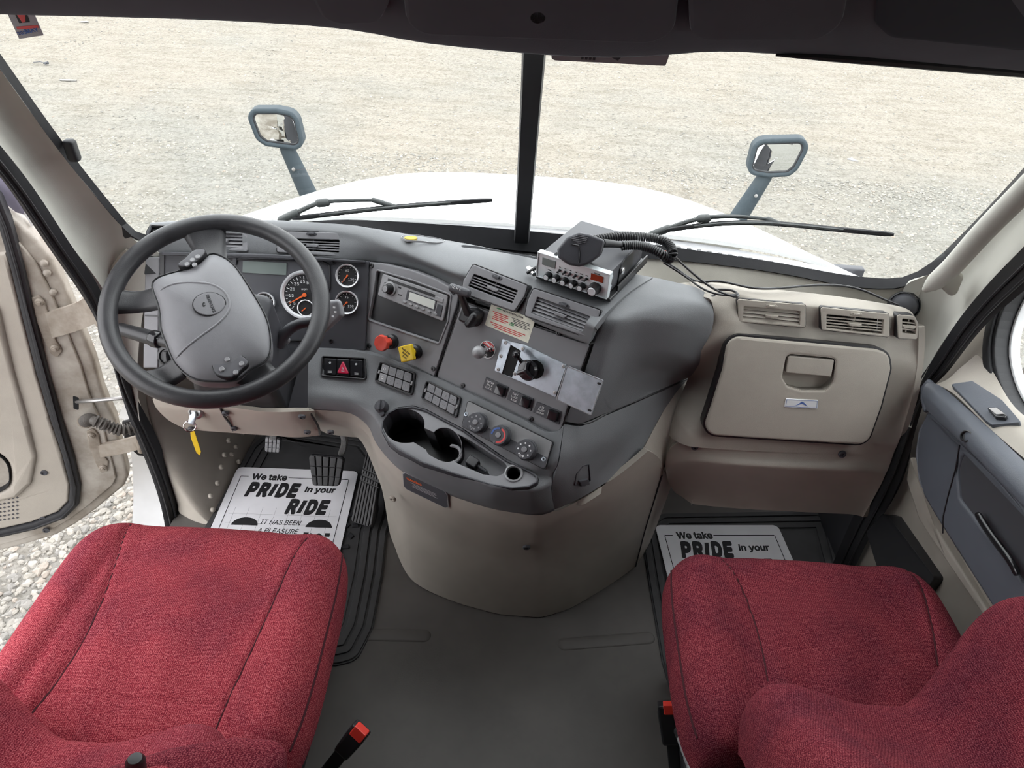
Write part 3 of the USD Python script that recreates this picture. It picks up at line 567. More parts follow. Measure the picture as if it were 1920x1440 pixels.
_tp = np.array([strip(*p) for p in [(720, 800), (735, 772), (775, 766), (870, 812), (950, 866), (1000, 893), (985, 910), (918, 905), (850, 884), (790, 862), (745, 838)]])
PT = Frame.fit(_tp, world=True); PT = Frame(PT.o + PT.n * np.percentile((_tp - PT.o) @ PT.n, 70), PT.n, PT.hit(1000, 890) - PT.hit(735, 810))
def solid_down(G, drop):
    """closes a sheet with a copy of it moved by drop"""
    return shell(G, .001) if drop is None else (lambda A, Bq: trimesh.Trimesh(np.vstack([A.reshape(-1, 3), Bq.reshape(-1, 3)]), _closed(A.shape[:2]), process=False))(G, G + drop)
def _closed(s):
    R, C = s; i = np.arange(R * C).reshape(R, C); j = i + R * C
    q = [np.stack([i[:-1, :-1], i[:-1, 1:], i[1:, 1:], i[1:, :-1]], -1).reshape(-1, 4), np.stack([j[:-1, :-1], j[1:, :-1], j[1:, 1:], j[:-1, 1:]], -1).reshape(-1, 4)]
    ring = np.r_[i[0, :], i[1:, -1], i[-1, -2::-1], i[-2:0:-1, 0]]; nx = np.roll(ring, -1); q.append(np.stack([nx, ring, ring + R * C, nx + R * C], -1)); q = np.vstack(q)
    return np.vstack([q[:, [0, 1, 2]], q[:, [0, 2, 3]]])
con = to_mani(solid_down(Gt, np.array([.0, .10, -.045])))
if con.volume() < 0: con = to_mani(trimesh.Trimesh(as_tm(con).vertices, as_tm(con).faces[:, ::-1]))
tray_px = [(714, 806), (716, 790), (727, 774), (745, 765), (775, 762), (800, 769), (870, 806), (950, 862), (996, 884), (1009, 893), (1008, 905), (992, 914), (960, 917), (918, 910), (850, 889), (790, 868), (745, 844), (725, 827)]
tray_uv = rpoly(PT.qs(tray_px), .01, 6)
con = con - to_mani(bprism(tray_uv.buffer(.001), -.20, .06, 0, PT))
D.part('console_top', as_tm(con), 'grey_plastic', smooth=40)
# tray insert
cup1 = Polygon(curve(PT.qs([(718, 793), (727, 775), (750, 766), (778, 770), (794, 786), (794, 806), (785, 823), (764, 829), (741, 826), (724, 812)]), 48, True))
cup2 = Polygon(curve(PT.qs([(812, 811), (822, 803), (840, 802), (855, 812), (864, 830), (862, 850), (850, 862), (838, 865), (812, 856), (799, 843)]), 48, True))
slot = Polygon(PT.qs([(780, 795), (818, 812), (812, 850), (772, 826)]))
cups = unary_union([cup1, cup2, slot]).buffer(-.001).buffer(.001)
pit = rpoly(PT.qs([(845, 806), (880, 824), (945, 866), (950, 873), (945, 886), (932, 892), (905, 888), (858, 868), (850, 862), (864, 840)]), .006, 5)
sock = Point(PT.q(963, 887)).buffer(.0165, quad_segs=10); hole = unary_union([cups, pit])
rim = tray_uv.difference(tray_uv.buffer(-.0045))
tr = D.part('cup_tray', bprism(tray_uv.buffer(-.004).difference(unary_union([hole, sock])), -.05, -.0025, .0015, PT), 'grey_panel', label='grey tray with two cup holders')
D.part('tray_lip', bprism(rim, -.05, .003, .0018, PT), 'charcoal_plastic', tr)
D.part('cup_well', cat(bprism(cups.buffer(.0022).difference(cups), -.105, -.004, 0, PT), bprism(cups.buffer(.003), -.112, -.105, 0, PT)), 'black_plastic', tr, label='dark twin cup holder well')
D.part('tray_pit', cat(bprism(pit.buffer(.0022).difference(pit).difference(cups), -.042, -.004, 0, PT), bprism(pit.buffer(.003).difference(cups), -.05, -.038, 0, PT)), 'grey_panel', tr)
th = curve([PT.w(PT.q(*p)) for p in [(843, 833), (857, 836), (863, 848), (857, 860), (842, 867)]], 24); D.part('cup_finger', tube(th - PT.n * .008, np.r_[.002, np.full(22, .0042), .002], 8), 'grey_panel', tr)
fs = PT.at(*PT.q(963, 887))
D.part('power_socket', cat(lathe([(.0155, -.05), (.0155, -.003), (.0185, .0015), (.0215, .001), (.0222, -.004)], fs, 32), lathe([(.016, -.045), (0, -.045)], fs, 24)), 'silver_plastic', tr)
D.part('socket_well', lathe([(.0152, -.001), (.0150, -.04), (0, -.04)], fs, 24), 'black_void', tr)

# --- tan lower body of the console
lowc = [[(578, 769, .66), (575, 785, .61), (590, 800, .50), (610, 812, .40)],
        [(648, 773, .655), (648, 790, .61), (655, 806, .50), (668, 820, .40)],
        [(688, 797, .625), (690, 815, .585), (700, 850, .42), (712, 905, .18)],
        [(706, 832, .588), (711, 858, .53), (722, 925, .27), (734, 1010, .005)],
        [(757, 886, .545), (757, 905, .505), (762, 985, .25), (775, 1090, .005)],
        [(864, 936, .53), (864, 956, .49), (868, 1040, .24), (880, 1137, .005)],
        [(938, 957, .523), (938, 976, .48), (940, 1060, .23), (950, 1153, .005)],
        [(1000, 966, .518), (1000, 985, .475), (1002, 1066, .23), (1004, 1157, .005)],
        [(1045, 957, .522), (1050, 976, .475), (1052, 1054, .24), (1054, 1146, .005)],
        [(1138, 906, .565), (1138, 930, .515), (1128, 1020, .27), (1122, 1110, .005)],
        [(1215, 845, .62), (1240, 892, .48), (1212, 985, .26), (1192, 1062, .005)]]
D.part('console_body', shell(np.array([WZ(c) for c in lowc]).transpose(1, 0, 2), .015, 40, 110), 'tan_plastic', smooth=50, label='tan lower body of the centre console')
ridge = [(757, 893, .53), (864, 944, .513), (938, 964, .508), (1000, 974, .50), (1048, 966, .505), (1138, 915, .55)]
# right flank of the console under the passenger dash
fl = np.array([[zc(1196, 862, .59), zc(1290, 712, .712), zc(1342, 700, .72)], [zc(1240, 893, .48), zc(1252, 850, .56), zc(1300, 812, .64)], [zc(1212, 985, .26), zc(1228, 960, .30), zc(1250, 935, .36)], [zc(1192, 1062, .005), zc(1206, 1040, .02), zc(1222, 1010, .03)]])
D.part('console_flank', shell(fl, .012, 30, 20), 'tan_plastic', smooth=50)
D.part('flank_seam', tube(curve([zc(1241, 892, .482), zc(1226, 940, .37), zc(1212, 985, .26), zc(1192, 1062, .01)], 24), .0025, 6), 'black_plastic')
D.part('underdash_shelf', rbox((2.06, .28, .012), .004, (0, 1.77, .795)), 'black_plastic')
# --- knee panel under the wheel
kn = [[(286, 748, .70), (290, 760, .68), (310, 783, .63), (345, 803, .575)], [(350, 757, .70), (355, 768, .68), (368, 788, .63), (385, 808, .575)], [(412, 762, .70), (416, 772, .68), (428, 790, .635), (440, 812, .575)], [(500, 772, .69), (500, 785, .66), (505, 800, .62), (510, 817, .575)], [(545, 772, .69), (545, 785, .66), (548, 802, .615), (550, 820, .57)], [(590, 770, .66), (592, 785, .63), (596, 803, .60), (600, 816, .565)]]
D.part('knee_panel', shell(np.array([WZ(c) for c in kn]).transpose(1, 0, 2), .012, 24, 50), 'tan_plastic', smooth=50, label='tan knee panel below the steering wheel')
for a in ([(412, 760, .702), (420, 778, .67), (430, 792, .633), (438, 808, .58)], [(580, 768, .667), (586, 780, .645), (596, 797, .615), (600, 814, .57)]):
    D.part('panel_seam', tube(curve(WZ(a) + [0, -.002, .002], 16), .003, 6), 'black_plastic')
FK = Frame.fit(np.array([W(*c) if False else W(c[0], c[1], z=c[2]) for c in [(310, 783, .63), (428, 790, .635), (548, 802, .615), (416, 772, .68), (545, 785, .66)]]), world=True)
for px, py in ((424, 771), (440, 799), (567, 777), (577, 806), (621, 806), (360, 800)):
    D.part('panel_screw', screw(FK, *FK.q(px, py), .009, .006), 'charcoal_plastic')
FB = Frame.fit([(864, 956, .49), (757, 905, .505), (762, 985, .25), (868, 1040, .24)]); FB2 = Frame.fit([(1000, 985, .475), (940, 1060, .23), (1050, 976, .475), (1002, 1066, .23)])
D.part('panel_screw', screw(FB, *FB.q(741, 928), .011, .012), 'tan_plastic'); D.part('panel_screw', screw(FB2, *FB2.q(987, 1022), .010, .006), 'charcoal_plastic')
# label plate on the console
pp = [(755, 887), (760, 885), (835, 920), (840, 928), (842, 950), (836, 952), (763, 917), (757, 910)]
FL = Frame.fit(WZ([(757, 890, .538), (757, 905, .505), (864, 944, .513), (864, 956, .49)]) , ((757, 888), (838, 925)), world=True).up(.007)
lp = D.part('label_plate', bprism(pxpoly(FL, pp, .004), -.012, .002, .001, FL), 'silver_plastic', label='dark instruction plate with orange heading on the tan console')
D.part('plate_face', bprism(pxpoly(FL, pp, .004).buffer(-.0025), .001, .0026, 0, FL), 'charcoal_plastic', lp)
u0, v0 = FL.q(766, 896); D.part('plate_heading', cat(text('WARNING', .0065, FL, u0 + .018, v0 - .001, lift=.0027, bold=True)), 'orange_plastic', lp)
D.part('plate_text', cat([bprism(rect(u0 + .045 + .004 * (k % 2), v0 - .011 - .0045 * k, .075 - .006 * (k % 3), .0016), .0026, .0029, 0, FL) for k in range(4)]), 'grey_print', lp, kind='stuff')

# --- passenger side: tan top, face, lower roll
ps = [[(1270, 531, .995), (1300, 552, .985), (1330, 560, .98), (1337, 600, .925), (1316, 655, .85), (1290, 709, .73), (1266, 770, .665), (1254, 815, .61)],
      [(1340, 530, .99), (1352, 545, .985), (1366, 556, .975), (1372, 606, .925), (1362, 650, .865), (1345, 715, .755), (1304, 815, .645), (1300, 838, .615)],
      [(1440, 541, .985), (1440, 556, .98), (1442, 566, .975), (1445, 612, .915), (1440, 660, .862), (1430, 722, .772), (1400, 822, .645), (1396, 845, .615)],
      [(1550, 553, .98), (1550, 568, .976), (1550, 578, .97), (1552, 622, .912), (1550, 668, .86), (1540, 730, .77), (1520, 828, .645), (1516, 850, .615)],
      [(1640, 566, .975), (1640, 582, .97), (1640, 590, .966), (1642, 633, .908), (1650, 678, .855), (1640, 740, .765), (1618, 832, .645), (1612, 852, .615)],
      [(1695, 577, .97), (1698, 590, .965), (1700, 598, .96), (1706, 640, .905), (1706, 690, .845), (1696, 750, .757), (1670, 836, .645), (1664, 852, .615)],
      [(1712, 590, .96), (1718, 602, .955), (1721, 612, .95), (1722, 650, .90), (1718, 700, .835), (1706, 760, .752), (1682, 836, .645), (1674, 850, .615)]]
psG = np.array([WZ(c) for c in ps]).transpose(1, 0, 2)
ppan = D.part('passenger_panel', shell(psG, .015, 60, 70), 'tan_plastic', smooth=45)
cuts[ppan] = []
rl = [[(1250, 850, .57), (1248, 868, .54), (1249, 882, .515), (1254, 905, .455), (1272, 928, .41), (1296, 944, .40)],
      [(1298, 822, .63), (1296, 846, .590), (1291, 866, .560), (1290, 890, .505), (1294, 920, .44), (1306, 946, .40)],
      [(1400, 828, .635), (1399, 856, .597), (1397, 874, .578), (1395, 894, .532), (1392, 928, .45), (1392, 954, .40)],
      [(1520, 834, .635), (1518, 862, .597), (1516, 880, .578), (1512, 900, .532), (1508, 934, .45), (1505, 960, .40)],
      [(1614, 838, .635), (1610, 864, .597), (1606, 884, .575), (1602, 904, .53), (1596, 940, .45), (1590, 964, .40)],
      [(1680, 838, .64), (1668, 872, .585), (1660, 890, .558), (1650, 912, .52), (1630, 948, .445), (1618, 970, .40)]]
D.part('passenger_lower_panel', shell(np.array([WZ(c) for c in rl]).transpose(1, 0, 2), .015, 36, 60), 'tan_plastic', smooth=50)
FR = Frame.fit([(1298, 830, .61), (1400, 845, .61), (1520, 850, .61), (1400, 870, .57), (1520, 872, .57)])
for px, py in ((1302, 836), (1578, 850)): D.part('panel_screw', screw(FR, *FR.q(px, py), .010, .004), 'charcoal_plastic')
# tan cowl between the passenger dash top and the windshield
cw = np.stack([curve(np.vstack([bot_in[9:16], bot_in[16:17] + (.0, 0, -.02)]), 40) + [0, .01, .003], curve(WY([(1130, 500, 1.70), (1270, 535, 1.68), (1340, 534, 1.67), (1440, 545, 1.655), (1550, 557, 1.635), (1640, 571, 1.61), (1692, 582, 1.585), (1705, 600, 1.57)]), 40)])
D.part('cowl_trim', shell(cw, .01), 'tan_cowl', smooth=60)
cwl = np.stack([curve(bot_in[2:10], 40) + [0, .015, .004], curve(bot_in[2:10], 40) + [0, -.05, -.06]]); D.part('cowl_trim', shell(cwl, .01), 'black_plastic', label='black gap cover behind the upper pad')

# glovebox door
gp = [(1370, 627), (1640, 652), (1664, 660), (1668, 690), (1650, 760), (1624, 833), (1560, 829), (1400, 819), (1312, 813), (1330, 760), (1352, 690), (1360, 640)]
GP = pxpoly(PG, gp, .034, 8)
latch = rpoly(PG.qs([(1472, 661), (1565, 670), (1560, 715), (1546, 730), (1500, 730), (1474, 722), (1464, 705)]), .014, 6)
D.part('glovebox_gap', bprism(GP.buffer(.0035).difference(latch.buffer(.004)), -.03, .0055, .001, PG), 'black_plastic')
gd = D.part('glovebox_door', bprism(GP.buffer(-.0015).difference(latch), -.02, .013, .006, PG), 'tan_plastic', label='tan glovebox door')
D.part('latch_pocket', cat(bprism(latch.buffer(.002), -.03, -.022, 0, PG), bprism(latch.buffer(.002).difference(latch), -.024, .010, 0, PG)), 'tan_plastic', gd)
D.part('latch_handle', bprism(rpoly(PG.qs([(1476, 665), (1562, 673), (1556, 705), (1471, 697)]), .004), -.012, .010, .003, PG), 'tan_plastic', gd)
bp = rpoly(PG.qs([(1470, 744), (1530, 747), (1529, 763), (1467, 760)]), .002)
D.part('badge', bprism(bp, .012, .0155, .001, PG), 'white_panel', gd, label='white badge with a dark mountain peak emblem'); bi = len(D.parts) - 1
def bq(a, b):  # badge-relative place
    p = [np.array(PG.q(*c)) for c in ((1470, 744), (1530, 747), (1467, 760))]; return tuple(p[0] + (p[1] - p[0]) * a + (p[2] - p[0]) * b)
D.part('badge_emblem', cat(bprism(bp.buffer(-.002).difference(bp.buffer(-.0028)), .0155, .0158, 0, PG), bprism(Polygon([bq(.28, .80), bq(.40, .58), bq(.50, .25), bq(.545, .28), bq(.60, .42), bq(.72, .80), bq(.60, .62), bq(.53, .50), bq(.44, .62)]), .0155, .0159, 0, PG)), 'blue_print', gd)

# --- vents
def vent(fr, pts, grille, mat_, closed=False, slats=5, name='air_vent', thumb=None, lbl=None, dots=None):
    O = pxpoly(fr, pts, .005); Gq = pxpoly(fr, grille, .002); Gq = Gq.intersection(O.buffer(-.0055))
    cuts[ppan if fr is PR else pad].append(bprism(Gq.buffer(.001), -.06, .04, 0, fr))
    v = D.part(name, bprism(O.difference(Gq), -.03, .004, .002, fr), mat_, label=lbl)
    D.part('vent_gap', bprism(O.buffer(.0026 if fr is not PR else .0013).difference(O), -.03, .0006, 0, fr), 'black_plastic', v)
    D.part('vent_back', bprism(Gq.buffer(.001), -.05, -.035 if not closed else -.012, 0, fr), 'black_void' if not closed else 'charcoal_plastic', v)
    g = [np.array(fr.q(*p)) for p in grille]  # tl tr br bl
    for k in range(slats):
        t = (k + .5) / slats if closed else (k + 1) / (slats + 1)
        a, b = g[0] + (g[3] - g[0]) * t, g[1] + (g[2] - g[1]) * t
        hh = np.linalg.norm(g[3] - g[0]) / slats
        if closed: pr_ = [(-.38 * hh, .000), (-.38 * hh, -.006), (.40 * hh, -.010), (.40 * hh, -.004)]
        else: pr_ = [(-.0015, .0), (.0015, .0), (.0016, -.006), (-.0013, -.006)]
        V = [fr.w(*(q + (g[0] - g[3]) / np.linalg.norm(g[0] - g[3]) * y), h) for q in (a, b) for y, h in pr_]
        m = trimesh.Trimesh(V, [[0, 1, 5], [0, 5, 4], [1, 2, 6], [1, 6, 5], [2, 3, 7], [2, 7, 6], [3, 0, 4], [3, 4, 7], [0, 2, 1], [0, 3, 2], [4, 5, 6], [4, 6, 7]], process=False)
        D.part('slat', m, mat_, v)
    c = (g[0] + g[1] + g[2] + g[3]) / 4
    if not closed: D.part('vane_rod', bprism(rect(c[0], c[1], .003, np.linalg.norm(g[3] - g[0])), -.028, -.006, 0, fr), mat_, v)
    D.part('slat_tab', bprism(rpoly(Polygon([tuple(c + d) for d in ((-.018, .003), (.018, .003), (.012, -.005), (-.012, -.005))]), .002), -.004, .006, .002, fr), mat_, v)
    if thumb:
        q = fr.q(*thumb); D.part('thumb_wheel', cat(bprism(affinity.scale(Point(q).buffer(.007), 2.0, .75), -.002, .0055, .001, fr), bprism(rect(q[0], q[1], .014, .005), .005, .010, .0015, fr)), 'charcoal_plastic' if 'tan' not in mat_ else mat_, v)
vent(PV, [(888, 496), (990, 536), (984, 556), (965, 584), (866, 549), (870, 526)], [(890, 514), (972, 545), (961, 569), (879, 537)], 'grey_panel', slats=4, thumb=(933, 520), lbl='grey dash air vent left of the CB radio')
vent(PV, [(1001, 541), (1126, 582), (1120, 602), (1104, 633), (985, 592), (990, 565)], [(1009, 557), (1108, 594), (1093, 622), (997, 587)], 'grey_panel', closed=True, thumb=(1059, 572), lbl='closed grey dash air vent below the CB radio')
vent(PD, [(520, 434), (646, 437), (646, 482), (520, 473)], [(536, 447), (637, 450), (636, 474), (536, 468)], 'grey_panel', slats=4, thumb=(585, 439))
vent(PD, [(365, 430), (466, 434), (465, 472), (365, 468)], [(380, 437), (455, 439), (455, 465), (380, 462)], 'grey_panel', closed=True, slats=4)
FDl = Frame.fit([(276, 424, 1.0), (330, 424, 1.0), (330, 470, .95), (278, 468, .95)])
vent(FDl, [(284, 421), (328, 422), (326, 448), (276, 446), (276, 434)], [(287, 427), (317, 428), (317, 446), (280, 444)], 'charcoal_plastic', slats=3)
vent(PR, [(1382, 560), (1510, 571), (1510, 614), (1384, 603)], [(1394, 574), (1500, 583), (1499, 611), (1392, 600)], 'tan_plastic', closed=True, slats=4, thumb=(1446, 573), lbl='closed tan air vent above the left of the glovebox')
vent(PR, [(1538, 575), (1666, 588), (1667, 632), (1540, 618)], [(1549, 589), (1656, 599), (1654, 626), (1549, 616)], 'tan_plastic', slats=4, thumb=(1604, 588), lbl='open tan air vent above the right of the glovebox')
vent(PR, [(1681, 589), (1714, 592), (1721, 606), (1719, 636), (1683, 634)], [(1691, 597), (1715, 600), (1717, 626), (1691, 623)], 'tan_plastic', slats=3, lbl='small tan corner air vent at the right end')

_pf = on(dense(np.array(cols).transpose(1, 0, 2)[1:6], 40, 90)); _gp = [_pf(*p) for p in ((872, 463), (900, 466), (940, 473), (985, 481), (1012, 487))]
cuts[pad] += [hull([a, b], .011) for a, b in zip(_gp[:-1], _gp[1:]) if not (np.isnan(a).any() or np.isnan(b).any())]
for k, cs in cuts.items():
    try:
        m = to_mani(D.parts[k][1])
        if m.volume() < 0: m = to_mani(trimesh.Trimesh(as_tm(m).vertices, as_tm(m).faces[:, ::-1]))
        for c in cs: m = m - to_mani(c)
        if m.num_tri() > 500: D.parts[k][1] = as_tm(m)
        else: print('cut failed', k, m.status(), m.num_tri())
    except Exception as e: print('cut', e)
# ------------------------------------------------------------ instrument panel, centre panels, switches
def off_plane(fr, base, tip):
    """how far a knob stands off its panel, from where the photo shows its foot and its face"""
    b = fr.hit(*base); return min(np.linspace(0, .16, 161), key=lambda h: np.linalg.norm(pix(b + fr.n * h)[0] - tip))
def sfr(pts, a=0, b=1):
    q = np.array(pts, float); X = np.array([strip(*p) for p in pts]); f = Frame.fit(X, world=True)
    S_ = np.array([strip(*((q[0] * (1 - s) + q[1] * s) * (1 - t) + (q[3] * (1 - s) + q[2] * s) * t)) for s in np.linspace(0, 1, 7) for t in np.linspace(0, 1, 5)])
    return Frame(f.o + f.n * max(np.max((S_ - f.o) @ f.n) - .001, 0), f.n, X[b] - X[a])

# cluster
P1b = P1
cl = D.part('instrument_panel', bprism(pxpoly(P1, [(306, 474), (500, 478), (692, 490), (685, 657), (600, 659), (300, 700)], .004), -.02, 0, .003, P1), 'charcoal_plastic', label='dark instrument panel behind the steering wheel')
D.part('panel_brow', bprism(pxpoly(P1, [(306, 472), (500, 476), (686, 489), (686, 494), (500, 483), (306, 479)], .001), 0, .012, .003, P1), 'charcoal_plastic', cl)
inset = pxpoly(P1, [(400, 484), (606, 489), (620, 497), (621, 542), (606, 560), (600, 640), (400, 640)], .008)
D.part('cluster_bezel', bprism(inset.difference(inset.buffer(-.004)), 0, .004, .0015, P1), 'black_plastic', cl)
D.part('lcd_screen', bprism(pxpoly(P1, [(456, 489), (538, 493), (537, 516), (455, 511)], .002), 0, .0025, .0005, P1), 'lcd_green', cl, label='blank grey-green display')
D.part('cluster_button', bprism(pxpoly(P1, [(438, 484), (445, 484), (444, 497), (437, 497)], .001), 0, .006, .001, P1), 'charcoal_plastic', cl)
D.part('side_column_panel', bprism(pxpoly(P1.up(.006), [(272, 482), (299, 482), (296, 690), (268, 690)], .003), -.03, 0, .003, P1.up(.006)), 'grey_panel', label='grey trim panel left of the instruments')
D.part('column_gap', bprism(pxpoly(P1, [(299, 474), (309, 474), (306, 700), (295, 700)], 0), -.02, .003, 0, P1), 'black_plastic')
D.part('column_gap', bprism(pxpoly(P1.up(.006), [(272, 590), (299, 591), (299, 594), (272, 593)], 0), -.01, .0007, 0, P1.up(.006)), 'black_plastic')
def gauge(c, rp, kind, ang, big=False, fr=P1, lab=None):
    o = fr.at(*fr.q(*c)); r = abs(fr.q(c[0] + rp, c[1])[0] - fr.q(*c)[0])
    g = D.part('gauge', lathe([(r * .99, -.012), (r * .99, .004), (0, .004)], o, 40), 'black_print', label=lab)
    D.part('gauge_bezel', lathe([(r, 0), (r * 1.03, .006), (r * 1.0, .011), (r * .93, .010), (r * .86, .004)], o, 44), 'bezel_bright', g)
    tk = []; n = 13 if not big else 25
    for k in range(n):
        t = math.radians(225 - 270 * k / (n - 1)); L = r * (.14 if k % 2 == 0 else .07); rr = r * .80 - L / 2
        tk.append(bprism(rect(rr * math.cos(t), rr * math.sin(t), L, r * .028, t), .0041, .0046, 0, o))
    D.part('gauge_marks', cat(tk), 'white_print', g, kind='stuff')
    if big:
        tx = [text(s, r * .13, o, r * .56 * math.cos(math.radians(a)), r * .56 * math.sin(math.radians(a)), lift=.0042) for s, a in (('5', 218), ('15', 182), ('25', 152), ('35', 124), ('45', 96), ('55', 68), ('65', 40), ('75', 10), ('85', -20))] + [text('mph', r * .09, o, 0, r * .25, lift=.0042)]
        D.part('gauge_numbers', cat(tx), 'white_print', g)
    else:
        D.part('gauge_numbers', cat([text(s, r * .2, o, r * .45 * math.cos(math.radians(a)), r * .45 * math.sin(math.radians(a)), lift=.0042) for s, a in kind]), 'white_print', g)
    t = math.radians(ang); L = r * .72
    D.part('needle', cat(bprism(affinity.rotate(Polygon([(-L * .12, -r * .045), (L, -r * .012), (L, r * .012), (-L * .12, r * .045)]), ang, origin=(0, 0)), .006, .0075, 0, o), lathe([(r * .085, .0045), (r * .085, .008), (0, .0085)], o, 16)), 'orange_plastic', g)
    return g, o, r
g, o, r = gauge((572, 553), 44.5, None, 208, True, lab='large round speedometer')
oi = o.at(r * .02, -r * .55); D.part('trip_gauge', cat(lathe([(r * .34, .0045), (r * .36, .006), (r * .33, .007), (r * .31, .0055)], oi, 30)), 'bezel_bright', g); D.part('trip_needle', bprism(rect(-r * .08, -r * .06, r * .22, r * .04, .7), .006, .007, 0, oi), 'orange_plastic', g)
gauge((652, 517), 21.5, (('0', 230), ('60', 90), ('120', -45)), 232, lab='upper small round air pressure gauge')
gauge((651, 567), 21.5, (('0', 230), ('75', 90), ('150', -45)), 222, lab='lower small round air pressure gauge')
gauge((497, 567), 19, (('E', 215), ('1/2', 90), ('F', -35)), 140, lab='small round fuel gauge half hidden by the wheel pad')
gauge((378, 560), 44, None, 215, True, lab='large round engine speed gauge hidden behind the wheel')
for c in ((626, 492), (621, 639)): D.part('panel_screw', screw(P1, *P1.q(*c), .006), 'black_plastic')
oh = P1.up(.006).at(*P1.up(.006).q(316, 668)); D.part('headlight_switch', cat(lathe([(.026, 0), (.026, .006), (.021, .008), (.019, .003), (0, .003)], oh, 28), bprism(rpoly(rect(0, 0, .012, .03), .004), 0, .018, .004, oh)), 'black_plastic', label='round black headlight switch')

# radio panel
op2 = [(709, 508), (777, 528), (846, 554), (840, 602), (824, 642), (760, 621), (694, 598), (702, 555)]
OP2 = pxpoly(P2, op2, .004); PP2 = pxpoly(P2, [(690, 491), (720, 494), (775, 507), (820, 524), (862, 548), (858, 572), (836, 640), (815, 706), (750, 681), (684, 657)], .005)
ra = D.part('radio_panel', bprism(PP2.difference(OP2), -.02, .004, .003, P2), 'grey_panel', label='grey centre panel holding the stereo and parking brake knobs')
D.part('opening_rim', bprism(OP2.buffer(.005).difference(OP2), 0, .0065, .002, P2), 'grey_panel', ra)
D.part('open_pocket', cat(bprism(OP2.buffer(.002).difference(OP2.buffer(.0002)), -.11, .001, 0, P2), bprism(OP2.buffer(.002), -.12, -.11, 0, P2)), 'black_void', ra, label='black storage pocket below the stereo')
for c in ((699, 498), (852, 547), (694, 648), (814, 691)): D.part('panel_screw', screw(P2, *P2.q(*c), .0065, .004), 'black_plastic', ra)
D.part('panel_gap', cat(bprism(pxpoly(P2, [(690, 489), (862, 546), (858, 580), (815, 709), (682, 659)], 0), -.03, -.003, 0, P2)), 'black_plastic', ra)
D.part('dark_gap', bprism(pxpoly(P3, [(856, 568), (872, 564), (826, 716), (809, 706)], 0), -.04, -.004, 0, P3), 'black_plastic', label='black gap between the two centre panels')
# brake knobs
def push_knob(base, tip, poly, mt, words, lbl, thick):
    h = off_plane(P2, base, np.array(tip)); o = P2.at(*P2.q(*base))
    k = D.part('brake_knob', bprism(rpoly(poly, .004), h - thick, h, .003, o), mt, label=lbl)
    D.part('knob_stem', lathe([(.012, .0), (.010, h * .5), (.013, h - thick), (0, h - thick)], o, 20), mt, k); D.part('knob_collar', lathe([(.019, .003), (.019, .016), (.014, .02), (.011, .02)], o, 24), 'black_plastic', k)
    return o, h, k
oct_ = Polygon([(.0215 * math.cos(math.radians(22.5 + 45 * k)), .0215 * math.sin(math.radians(22.5 + 45 * k))) for k in range(8)])
push_knob((738, 640), (713, 643), oct_, 'red_plastic', '', 'red octagonal push-pull brake knob', .012)
o, h, k = push_knob((782, 659), (760, 661), affinity.rotate(Polygon([(-.020, -.020), (.020, -.020), (.020, .020), (-.020, .020)]), 28), 'yellow_plastic', '', 'yellow diamond push-pull brake knob', .011)
D.part('knob_lettering', cat([text(s, .0045, o, 0, y, lift=h, turn=-.3, shear=.1) for s, y in (('PARKING', .006), ('BRAKE', -.002), ('PULL', -.010))]), 'black_print', k)

# right centre panel
PP3 = pxpoly(P3, [(868, 567), (975, 603), (1094, 643), (1106, 645), (1087, 697), (1063, 765), (1052, 803), (1042, 812), (1026, 811), (1000, 801), (905, 752), (820, 709)], .006)
pa = D.part('centre_panel', bprism(PP3, -.02, .003, .002, P3), 'grey_panel', label='grey centre panel with the brake lever and rocker switches')
D.part('panel_gap', bprism(PP3.buffer(.003), -.03, -.002, 0, P3), 'black_plastic', pa)
for c in ((918, 567), (1048, 624), (869, 722), (997, 785), (1003, 797)): D.part('panel_screw', screw(P3, *P3.q(*c), .0062 if c[1] != 797 else .002, .003), 'black_plastic', pa)
# warning label
lbq = [(923, 568), (1005, 599), (991, 643), (910, 609)]
fl3 = Frame(P3.hit(957, 605), P3.n, P3.hit(1005, 599) - P3.hit(923, 568)); w3 = np.linalg.norm(P3.hit(1005, 599) - P3.hit(923, 568)); h3 = np.linalg.norm(P3.hit(923, 568) - P3.hit(910, 609))
LB = pxpoly(fl3, lbq, .001); lb = D.part('warning_label', bprism(LB, .002, .0036, 0, fl3), 'label_cream', pa, label='cream warning label with red and green print')
D.part('red_text', cat([bprism(rect(-.24 * w3 + .003 * (k % 2), .21 * h3 - .0042 * k, .36 * w3 - .005 * (k % 3), .0022), .0036, .0039, 0, fl3) for k in range(5)] + [bprism(rect(-.01 * w3, -.26 * h3 - .0042 * k, .80 * w3 - .012 * k, .002), .0036, .0039, 0, fl3) for k in range(3)]), 'red_print', lb, kind='stuff')
D.part('dark_text', cat([text('TRACTOR PROTECTION', .0036, fl3, 0, .40 * h3, lift=.0036)] + [bprism(rect(.22 * w3 + .002 * (k % 2), .24 * h3 - .0036 * k, .42 * w3 - .006 * (k % 3), .0013), .0036, .0039, 0, fl3) for k in range(5)]), 'black_print', lb, kind='stuff')
D.part('green_text', cat([bprism(rect(.05 * w3, .0 * h3 - .004 * k, .012, .0024), .0036, .0039, 0, fl3) for k in range(2)] + [bprism(rect(-.3 * w3, .40 * h3, .014, .003), .0036, .0039, 0, fl3)]), 'green_print', lb, kind='stuff')
